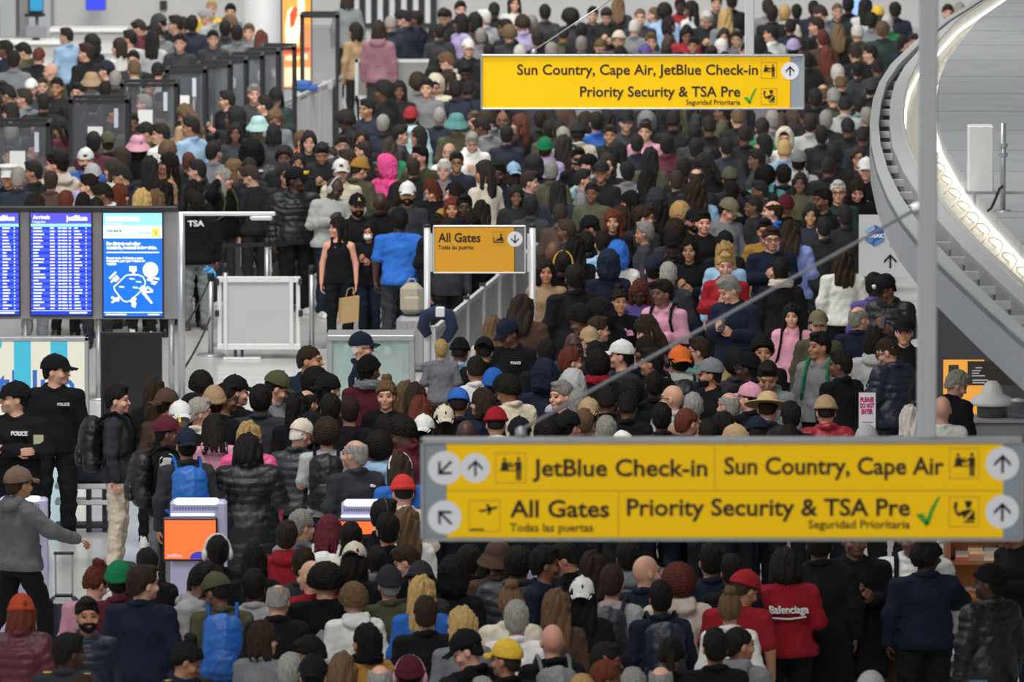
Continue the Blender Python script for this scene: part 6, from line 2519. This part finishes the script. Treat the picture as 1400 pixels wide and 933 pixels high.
# the far queue is packed solid: more dark-clad people stand in its gaps
_have = [(p['x'], p['y']) for p in ALL]
_gy = 22.0
while _gy < 300:
    _st = 15 + _gy * .022
    for _gx in np.arange(-8, 1200, _st * 1.25):
        x_, y_ = _gx + rnd.uniform(-6, 6), _gy + rnd.uniform(-4, 4)
        ok_ = (x_ > 590 + max(0, _gy - 150) * 1.1 or (310 < x_ < 590 and 125 < y_ < 225 and not 388 < x_ < 470) or (x_ < 235 and 95 < y_ < 245)) and x_ < 1196 + max(0, (70 - y_)) and not (1160 < x_ and 230 < y_)
        if ok_ and min((abs(x_ - a_) / (20 + y_ * .02)) ** 2 + ((y_ - b_) / (19 if y_ > b_ else 24)) ** 2 for a_, b_ in _have) > 1:
            _have.append((x_, y_))
            ALL += parse('%d %d %s %s %s %s' % (x_, y_, rnd.choice('bbbbflr'), rnd.choice('wwtkk'), rnd.choice(('sk', 'sk', 'sb', 'mk', 'sk', 'lk', 'sg')), 'j' + rnd.choice(('blk', 'blk', 'nvy', 'chr', 'gry', 'olv', 'brn'))), False)
            FAR.append(ALL[-1])
            ALL[-1]['yaw'], ALL[-1]['body'], ALL[-1]['pose'], ALL[-1]['tr'] = 0, FACE[ALL[-1]['face']], 'stand', 'blk'
            ALL[-1]['zt'], ALL[-1]['lo'], ALL[-1]['hi'] = 1.70, 1.55, 1.90
    _gy += _st * .8
# settle how deep each one stands: nobody inside anybody else, heads where the photo shows them
N = len(ALL)
ry = np.array([ray(p['x'], p['y']).y for p in ALL])
rz_ = np.array([ray(p['x'], p['y']).z for p in ALL])
rx_ = np.array([ray(p['x'], p['y']).x for p in ALL])
yi = np.array([p['y'] for p in ALL])
wdt = np.array([p['wd'] for p in ALL])
lo = np.array([p['lo'] for p in ALL])
hi = np.array([p['hi'] for p in ALL])
tt = (np.array([p['zt'] for p in ALL]) - CAM_H) / rz_
tmin, tmax = (hi - CAM_H) / rz_, (lo - CAM_H) / rz_
shift = np.zeros(N)
pk = np.array([.10 if p['pack'] else 0.0 for p in ALL])
kid = np.array([p['child'] for p in ALL])
for it in range(300):
    X = rx_ * tt + shift
    Y = ry * tt
    for (ox, oy, hx_, hy_) in OBST:       # nobody stands inside a booth, kiosk or case
        m_ = (np.abs(X - ox) < hx_ + .20) & (np.abs(Y - oy) < hy_ + .20) & ~kid
        tt = tt + np.where(m_, np.where(Y > oy, 1, -1) * np.minimum(.25, hy_ + .20 - np.abs(Y - oy)) / ry, 0)
    dX = X[:, None] - X[None, :]
    dY = Y[:, None] - Y[None, :]
    sw = .235 * (wdt[:, None] + wdt[None, :])
    sd = .185 * (wdt[:, None] + wdt[None, :]) + pk[:, None] + pk[None, :]
    q = (dX / sw) ** 2
    need = sd * np.sqrt(np.clip(1 - q, 0, 1))
    sg = np.where(yi[:, None] < yi[None, :], 1.0, -1.0)
    sg = np.where((yi[:, None] - yi[None, :]) == 0, np.sign(dX + 1e-9), sg)
    lack = np.clip(need - sg * dY, 0, None) * (q < 1)
    lack = np.where((np.abs(yi[:, None] - yi[None, :]) < 6), np.minimum(lack, np.clip(need - np.abs(dY), 0, None) + .0), lack)
    np.fill_diagonal(lack, 0)
    lack[kid, :] = 0
    lack[:, kid] = 0
    s2 = np.where(np.abs(yi[:, None] - yi[None, :]) < 6, np.where(dY == 0, sg, np.sign(dY)), sg)
    mv = (lack * s2).sum(1) * .30
    tt = np.clip(tt + mv / ry, tmin - .004 * tmin, tmax + .004 * tmax)
    sx = (lack * np.sign(dX + 1e-9)).sum(1) * .02
    shift = np.clip(shift + sx, -.05, .05)
X, Y, Z = rx_ * tt + shift, ry * tt, CAM_H + rz_ * tt
for i, p in enumerate(ALL):
    p['X'], p['Y'], p['Z'] = float(X[i]), float(Y[i]), float(Z[i])
LACK = float(lack.max())

order = sorted([p for p in PEOPLE], key=lambda p: (p['desc'] is None, p['Y']))
CHOSEN = set(id(p) for p in order[:302])
SOLO = [p for p in PEOPLE if id(p) in CHOSEN]
REST = [p for p in ALL if id(p) not in CHOSEN]

# ------------------------------------------------------------------ labels
def base_desc(p):
    if p['desc']:
        return 'person in ' + p['desc'] if p['desc'].split()[0] not in ('bald', 'shaved', 'cropped', 'messy', 'maroon', 'golden', 'auburn', 'long', 'grey haired') else 'person with ' + p['desc']
    g = TOPN[p['tk']].replace('_', ' ').replace('t shirt', 'T-shirt')
    top = CNAME[p['tc']] + ' ' + g
    if p['hat'] == 'H':
        s = 'person in %s with the hood up' % top
    elif p['hat']:
        s = 'person in %s %s and %s' % (CNAME[p['hatc']], HATN[p['hat']].replace('_', ' '), top)
    else:
        s = 'person with %s in %s' % (' '.join(HSTY[p['hs']].format(HNAME[p['hc']]).split()), top)
    if p['face'] in ('f', 'fl', 'fr'):
        s += ' facing the camera'
    elif p['face'] in ('l', 'r'):
        s += ' in profile'
    return s


LMS = [p for p in SOLO if p['lm']]
used = {}


def rel(p, q):
    dx, dy = p['x'] - q['x'], p['y'] - q['y']
    if abs(dx) > 1.1 * abs(dy):
        return 'left of' if dx < 0 else 'right of'
    return 'behind' if dy < 0 else 'in front of'


for p in sorted(SOLO, key=lambda p: p['desc'] is None):
    b = base_desc(p)
    lab = b
    if not p['desc']:
        qs = sorted((q for q in LMS if q is not p), key=lambda q: math.hypot(p['x'] - q['x'], 1.0 * (p['y'] - q['y'])))
        for q in qs:
            lab = '%s, %s %s' % (b, rel(p, q), q['lm'])
            if len(lab.split()) > 16:
                lab = lab.replace(' facing the camera', '').replace(' in profile', '')
            if len(lab.split()) <= 16 and lab not in used:
                break
    used[lab] = p
    p['label'] = lab
    p['ref'] = p['lm'] or b.replace('person', 'the person')

# ------------------------------------------------------------------ people: building them
HB, HT, HH = .0065, .0105, .0058


def put(name, me, parent, col, mtx=None):
    o = bpy.data.objects.new(name, me)
    o.color = (*col, 1)
    COL.objects.link(o)
    o.parent = parent
    if mtx is not None:
        o.matrix_local = mtx
    return o


TOPMAT = dict(j=M_CLOTH, h=M_CLOTH, t=M_CLOTH, c=M_CLOTH, p=M_NYLON, s=M_KNIT, k=M_CLOTH, l=M_NYLON, v=M_NYLON)


def jitter(c, a=.12):
    f = 1 + rnd.uniform(-a, a)
    return tuple(min(1, max(0, x * f * (1 + rnd.uniform(-.03, .03)))) for x in c)


def hair_key(p):
    hs = p['hs']
    if p['hat'] in ('C', 'B', 'N', 'F', 'K', 'M'):
        hs = {'c': 's', 'u': 'm', 'p': 's', 'y': 's', 'm': 'm', 'l': 'l', 'd': 'm'}.get(hs, hs)
        if hs == 's':
            hs = 'x'
    if p['hat'] == 'H':
        hs = 'x'
    return hs


def place(p):
    dn = POSES[p['pose']]['down']
    s = p['Z'] / 1.762
    base = 0.0
    if dn:
        s = p['Z'] / 1.752
    if p['child']:
        s = .70
        base = p['Z'] - 1.735 * s
    a = math.radians(p['body'] + rnd.uniform(-12, 12))
    wd = p['wd'] * (0.94 if p['hs'] in 'lmuwp' and p['wd'] == 1 else 1.0)
    # lateral: the head's axis, not the feet, stands under the pixel
    return Matrix.Translation((p['X'], p['Y'], base)) @ Matrix.Rotation(a, 4, 'Z') @ Matrix.Diagonal((s * wd, s * (1 + (wd - 1) * .7), s, 1)), s, wd


def make_person(p):
    pn = p['pose']
    dn = POSES[pn]['down']
    M, s, wd = place(p)
    body = lib('person|%s%d' % (pn, p['yaw']), lambda: body_sdf(pn, HB, yaw=p['yaw']), SKIN, marks=dn, yaw=p['yaw'])
    r = bpy.data.objects.new('person', body)
    COL.objects.link(r)
    r.color = (*jitter(SKC[p['skin']]), 1)
    r.matrix_world = M
    tag(r, p['label'], 'person', 'people in the queue')
    p['obj'] = r
    # undo the body's extra width for the head pieces
    hm = headm(dn, p['yaw'])
    tk = TOPM[p['tk']]
    col = jitter(CLR[p['tc']])
    tn = TOPN[p['tk']]
    if 'varsity' in p['tok']:
        put(tn, lib('jacket_body|v' + pn, lambda: top_sdf(pn, 'j', HT, 'torso'), M_CLOTH), r, col)
        put('sleeves', lib('sleeves|v' + pn, lambda: top_sdf(pn, 'j', HT, 'sleeve'), M_CLOTH), r, CLR['lgy'])['label'] = 'pale grey sleeves'
    else:
        put(tn, lib(tn + '|%s%s' % (tk, pn), lambda: top_sdf(pn, tk, HT), TOPMAT[tk]), r, col)
    lg = POSES[pn]['legs']
    put('trousers', lib('trousers|' + lg, lambda: trousers_sdf(lg, .011), M_DENIM), r, jitter(CLR[p['tr']]))
    sh = lib('shoe', lambda: shoe_sdf(.0105), M_SHOE)
    sc = rnd.choice((CLR['blk'], CLR['blk'], CLR['chr'], CLR['wht'], CLR['brn']))
    for (hp, kn, an) in LEGS[lg]:
        put('shoe', sh, r, sc, Matrix.Translation((an[0] * 1.02, an[1], an[2] - .085 if lg != 'sit' else an[2] - .09)))
    hs = hair_key(p)
    hcol = jitter(HCL[p['hc']], .2)
    if hs != 'z':
        put('hair', lib('hair|' + hs, lambda: hair_sdf(hs, HH), M_HAIR), r, hcol, hm)
    if p['hat']:
        hc = CLR[p['hatc']]
        hk = p['hat']
        mt = M_KNIT if hk == 'N' else (M_NYLON if p['hatc'] == 'pnk' and hk == 'K' else M_CLOTH)
        if hk == 'B':
            me = lib('baseball_cap|B', lambda: hat_sdf('B', HH), mt)
        else:
            me = lib(HATN[hk] + '|' + hk + mt.name, lambda: hat_sdf(hk, HH), mt)
        put('baseball_cap' if hk == 'B' else HATN[hk], me, r, hc if hk != 'F' else srgb('b9a277'), hm)
    for g, gc in p['gear']:
        if g in ('scarf', 'pillow'):
            put('scarf' if g == 'scarf' else 'neck_pillow', lib('scarf', lambda: scarf_sdf(.008), M_KNIT), r, CLR[gc])
            continue
        nm = dict(phones='headphones', glasses='glasses', sun='sunglasses', mask='face_mask', band='headband', beard='beard')[g]
        gcol = HCL[gc] if g == 'beard' else CLR[gc]
        put(nm, lib(nm, lambda: gear_sdf(g, .0045), M_HAIR if g == 'beard' else M_PLAS if g != 'mask' else M_CLOTH), r, gcol, hm)
    if p['pack']:
        bag = lib('backpack', lambda: pack_sdf('bag', .009), M_NYLON)
        b = bpy.data.objects.new('backpack', bag)
        COL.objects.link(b)
        pc = CLR[p['pack']]
        if p['pack'] == 'blu':
            pc = srgb('1f5fb0')
        b.color = (*pc, 1)
        b.matrix_world = M
        pre = CNAME[p['pack']] + ' backpack worn by '
        lab = pre + p['ref']
        if len(lab.split()) > 16:
            lab = ' '.join(lab.split()[:16])
        tag(b, lab, 'backpack', 'backpacks worn in the queue')
        put('front_pocket', lib('front_pocket', lambda: pack_sdf('pocket', .009), M_NYLON), b, tuple(x * .9 for x in pc))
        st = lib('shoulder_strap', lambda: pack_sdf('strap', .008), M_CLOTH)
        put('shoulder_strap', st, b, tuple(x * .8 for x in pc))
        put('shoulder_strap', st, b, tuple(x * .8 for x in pc), Matrix.Diagonal((-1, 1, 1, 1)))
    if pn == 'phone':
        ph = lib('mobile_phone', lambda: SDF((-.06, -.03, -.1), (.06, .03, .1), .004).cap((-.022, 0, -.055), (-.022, 0, .055), .012, k=.0, flat=2.2).cap((.022, 0, -.055), (.022, 0, .055), .012, k=.0, flat=2.2).cap((0, 0, -.055), (0, 0, .055), .012, k=.02, flat=2.2), M_PLAS)
        o = bpy.data.objects.new('mobile_phone', ph)
        COL.objects.link(o)
        o.color = (*CLR['blk'], 1)
        o.matrix_world = M @ Matrix.Translation((.0, -.335, 1.265)) @ Matrix.Rotation(math.radians(-35), 4, 'X')
        lab = 'dark phone held by ' + p['ref']
        if lab in used or len(lab.split()) > 16:
            lab = 'dark phone in the hands of ' + p['label'].split(',')[-1].strip() if ',' in p['label'] else lab
        tag(o, lab, 'phone', 'phones held in the queue')
    return r


for p in SOLO:
    make_person(p)

# ------------------------------------------------------------------ the far crowd: one object of kind stuff
HC = .020
CLIB = {}


def clib(key, fn):
    if key not in CLIB:
        v, q = fn().mesh()
        if key[0] == 'b':                 # under closed clothing nothing of the body is kept
            P = POSES[key[1:].rstrip('-0123456789')]
            keep = v[:, 2] > 1.35
            for arm in (P['right'], P['left']):
                keep |= np.linalg.norm(v - (np.array(arm[1]) + u3(arm[2]) * .09), axis=1) < .13
            q = q[keep[q].any(1)]
            u_, inv = np.unique(q, return_inverse=True)
            v, q = v[u_], inv.reshape(q.shape)
        me = thin(np_mesh('crowd_piece', v, q), .34)
        v = np.empty(len(me.vertices) * 3, np.float32)
        me.vertices.foreach_get('co', v)
        me.calc_loop_triangles()
        q = np.empty(len(me.loop_triangles) * 3, np.int32)
        me.loop_triangles.foreach_get('vertices', q)
        bpy.data.meshes.remove(me)
        CLIB[key] = (v.reshape(-1, 3).astype(float), q.reshape(-1, 3).astype(np.int64))
    return CLIB[key]


cv, cq, cc, nn = [], [], [], 0


def emit(key, fn, M, col):
    global nn
    v, q = clib(key, fn)
    A = np.array(M)
    cv.append(v @ A[:3, :3].T + A[:3, 3])
    cq.append(q + nn)
    c = np.ones((len(v), 4), np.float32)
    c[:, :3] = col
    cc.append(c)
    nn += len(v)
    return c, v


for p in REST:
    if p['pose'] not in ('stand', 'bow', 'phone', 'clasp', 'armup', 'cross'):
        p['pose'] = 'stand'
    pn = p['pose']
    dn = POSES[pn]['down']
    M, s, wd = place(p)
    c, v = emit('b%s%d' % (pn, p['yaw']), lambda: body_sdf(pn, .0125, yaw=p['yaw']), M, jitter(SKC[p['skin']]))
    mk = face_marks(v, dn, p['yaw'])
    dark = np.clip(mk[:, 1] + mk[:, 2], 0, 1)
    c[:, :3] *= (1 - .75 * dark)[:, None]
    tk = TOPM[p['tk']]
    if tk == 'k':
        tk = 't'
    emit('t' + tk + pn, lambda: top_sdf(pn, tk, HC), M, jitter(CLR[p['tc']]))
    lg = POSES[pn]['legs']
    emit('l' + lg, lambda: trousers_sdf(lg, .026), M, jitter(CLR[p['tr']]))
    hm = M @ headm(dn, p['yaw'])
    hs = hair_key(p)
    if hs != 'z':
        emit('h' + hs, lambda: hair_sdf(hs, .0135), hm, jitter(HCL[p['hc']], .2))
    if p['hat']:
        emit('H' + p['hat'], lambda: hat_sdf(p['hat'], .0115), hm, CLR[p['hatc']])
    for g, gc in p['gear']:
        if g in ('glasses', 'beard', 'sun', 'phones', 'mask'):
            emit('g' + g, lambda: gear_sdf(g, .007), hm, HCL.get(gc) or CLR[gc])
M_CROWD = mat('far_crowd', attr='col', rough=.85, var=.08, vscale=12, bump=.2, bscale=40)
crowd = np_mesh('crowd', np.concatenate(cv), np.concatenate(cq), M_CROWD)
_a = crowd.color_attributes.new('col', 'FLOAT_COLOR', 'POINT')
_a.data.foreach_set('color', np.concatenate(cc).ravel())
co = link('crowd', crowd)
tag(co, 'dense crowd of travellers filling the far end of the hall', 'crowd', None, 'stuff')
# ------------------------------------------------------------------ lettering, badges and emblems on clothes
def who(x, y):
    return min((p for p in SOLO), key=lambda p: math.hypot(p['x'] - x, p['y'] - y))['obj']


def on_cap(o, x, y):
    """Carry a badge along with the turned head and hang it on the cap."""
    p = min(SOLO, key=lambda p: math.hypot(p['x'] - x, p['y'] - y))
    cap = next((c for c in p['obj'].children if 'cap' in c.name), None)
    if cap is not None:
        o.parent = cap


def cloth(o):
    return next((c for c in o.children if c.name.split('.')[0] in TOPN.values()), o)


def flat(name, m, parent, pts, loc, face=1, th=.02):
    """A patch facing the wearer's front (face=1, -Y) or back (face=-1)."""
    s = face
    b = MB().poly([(x * s, z) for x, z in pts][::1 if s > 0 else -1], loc, (1, 0, 0), (0, 0, 1), th, (0, -s, 0))
    return b.build(name, m, parent if 'cap' in name else cloth(parent))


def stamp(txt, size, m, parent, loc, back=False, bold=.002, width=None, tilt=0.0):
    o = text(txt, size, m, cloth(parent) if txt not in ('NY', 'A', 'N', 'MA') else parent, loc, 'lettering', bold=bold, width=width, extrude=.014)
    o.rotation_euler = (math.pi / 2, tilt, math.pi if back else 0)
    return o


M_WLET = mat('print_white', srgb('d8d8d6'), rough=.7)
M_PLET = mat('print_pink', srgb('d88ab4'), rough=.7)
M_GLET = mat('print_gold', srgb('d8b23a'), rough=.6)
M_GPRINT = mat('print_grey', srgb('8a8b8c'), rough=.8)
M_PATCH = mat('shoulder_patch', srgb('a9a88e'), rough=.7)
M_TSAB = mat('badge_blue', srgb('b9c4d0'), rough=.6)

o = who(278, 330)
stamp('TSA', .10, M_WLET, o, (.115, .150, 1.335), True, .003, .19)
o = who(1075, 748)
stamp('Balenciaga', .085, M_WLET, o, (.15, .150, 1.235), True, .002, .29)
flat('print_swoosh', M_WLET, o, [(-.13, 1.205), (.0, 1.195), (.12, 1.21), (.12, 1.20), (.0, 1.183), (-.13, 1.195)], (0, .148, 0), -1)
o = who(22, 523)
stamp('POLICE', .05, M_WLET, o, (-.005, -.150, 1.30), False, .002, .13)
flat('shoulder_patch', M_PATCH, o, [(-.04, 1.22), (0, 1.19), (.04, 1.22), (.04, 1.30), (-.04, 1.30)], (.20, -.08, 0))
o = who(74, 486)
stamp('POLICE', .035, M_WLET, o, (.02, -.150, 1.30), False, .001, .10)
o = who(701, 434)
stamp('POLICE', .035, M_WLET, o, (.0, -.150, 1.30), False, .001, .10)
o = who(495, 455)
sh_ = [(-.045, 1.24), (0, 1.20), (.045, 1.24), (.045, 1.33), (0, 1.345), (-.045, 1.33)]
b = MB().poly([(x, z) for x, z in sh_], (-.232, 0, 0), (0, -1, 0), (0, 0, 1), .02, (-1, 0, 0)).build('shoulder_patch', mat('patch_pale', srgb('a8adc4'), rough=.7), o)
o = who(684, 221)
flat('shoulder_badge', M_TSAB, o, [(.03 * math.cos(i * math.pi / 9), 1.27 + .035 * math.sin(i * math.pi / 9)) for i in range(18)], (.225, -.05, 0))
flat('blue_shirt_front', mat('shirt_blue', srgb('2f5aa8'), rough=.8), o, [(-.03, 1.25), (.03, 1.25), (.045, 1.43), (-.045, 1.43)], (0, -.125, 0))
o = who(848, 394)
stamp('ndia', .12, M_PLET, o, (-.14, -.150, 1.22), False, .004, .28, -.08)
stamp('West', .035, M_GLET, o, (-.12, -.148, 1.31), False, .001, .09)
o = who(442, 771)
flat('print', M_GPRINT, o, [(-.05, 1.10), (.06, 1.09), (.10, 1.16), (.05, 1.22), (-.02, 1.25), (-.07, 1.18)], (0, .146, 0), -1)
flat('print', M_GPRINT, o, [(.08, 1.12), (.12, 1.14), (.145, 1.20), (.12, 1.26), (.09, 1.27), (.115, 1.22), (.11, 1.17)], (0, .134, 0), -1)
flat('print', M_GPRINT, o, [(-.08, 1.14), (-.12, 1.15), (-.15, 1.20), (-.13, 1.24), (-.10, 1.24), (-.12, 1.20)], (0, .134, 0), -1)
o = who(229, 570)
on_cap(flat('cap_emblem', M_GLET, o, [(.022 * (1 + .3 * (i % 2)) * math.cos(i * math.pi / 5), 1.70 + .028 * (1 + .3 * (i % 2)) * math.sin(i * math.pi / 5)) for i in range(10)], (.03, -.095, 0)), 229, 570)
o = who(404, 229)
on_cap(stamp('NY', .05, M_GLET, o, (-.035, -.112, 1.675), False, .003, .06), 404, 229)
o = who(490, 265)
on_cap(stamp('A', .05, M_GLET, o, (-.018, -.112, 1.675), False, .003, .035), 490, 265)
o = who(1217, 374)
on_cap(stamp('N', .045, M_WLET, o, (-.016, -.112, 1.675), False, .003, .03), 1217, 374)
o = who(345, 192)
flat('logo_patch', M_WLET, o, [(.06, 1.385), (.11, 1.385), (.11, 1.405), (.085, 1.412), (.06, 1.40)], (0, .10, 0), -1, .05)
o = who(489, 598)
flat('logo_patch', M_WLET, o, [(.09, 1.33), (.13, 1.33), (.13, 1.345), (.11, 1.352), (.09, 1.345)], (0, .10, 0), -1, .045)
o = who(466, 218)
on_cap(stamp('MA', .03, M_INKB, o, (-.025, -.112, 1.68), False, .001, .045), 466, 218)
o = who(247, 875)
for sx in (-1, 1):
    MB().box((sx * .14, .01, 1.452), (.07, .035, .012)).build('shoulder_bar', M_GLET, o)
o = who(92, 865)
for sx in (-1, 1):
    MB().box((sx * .14, .01, 1.452), (.06, .03, .012)).build('shoulder_bar', M_GLET, o)
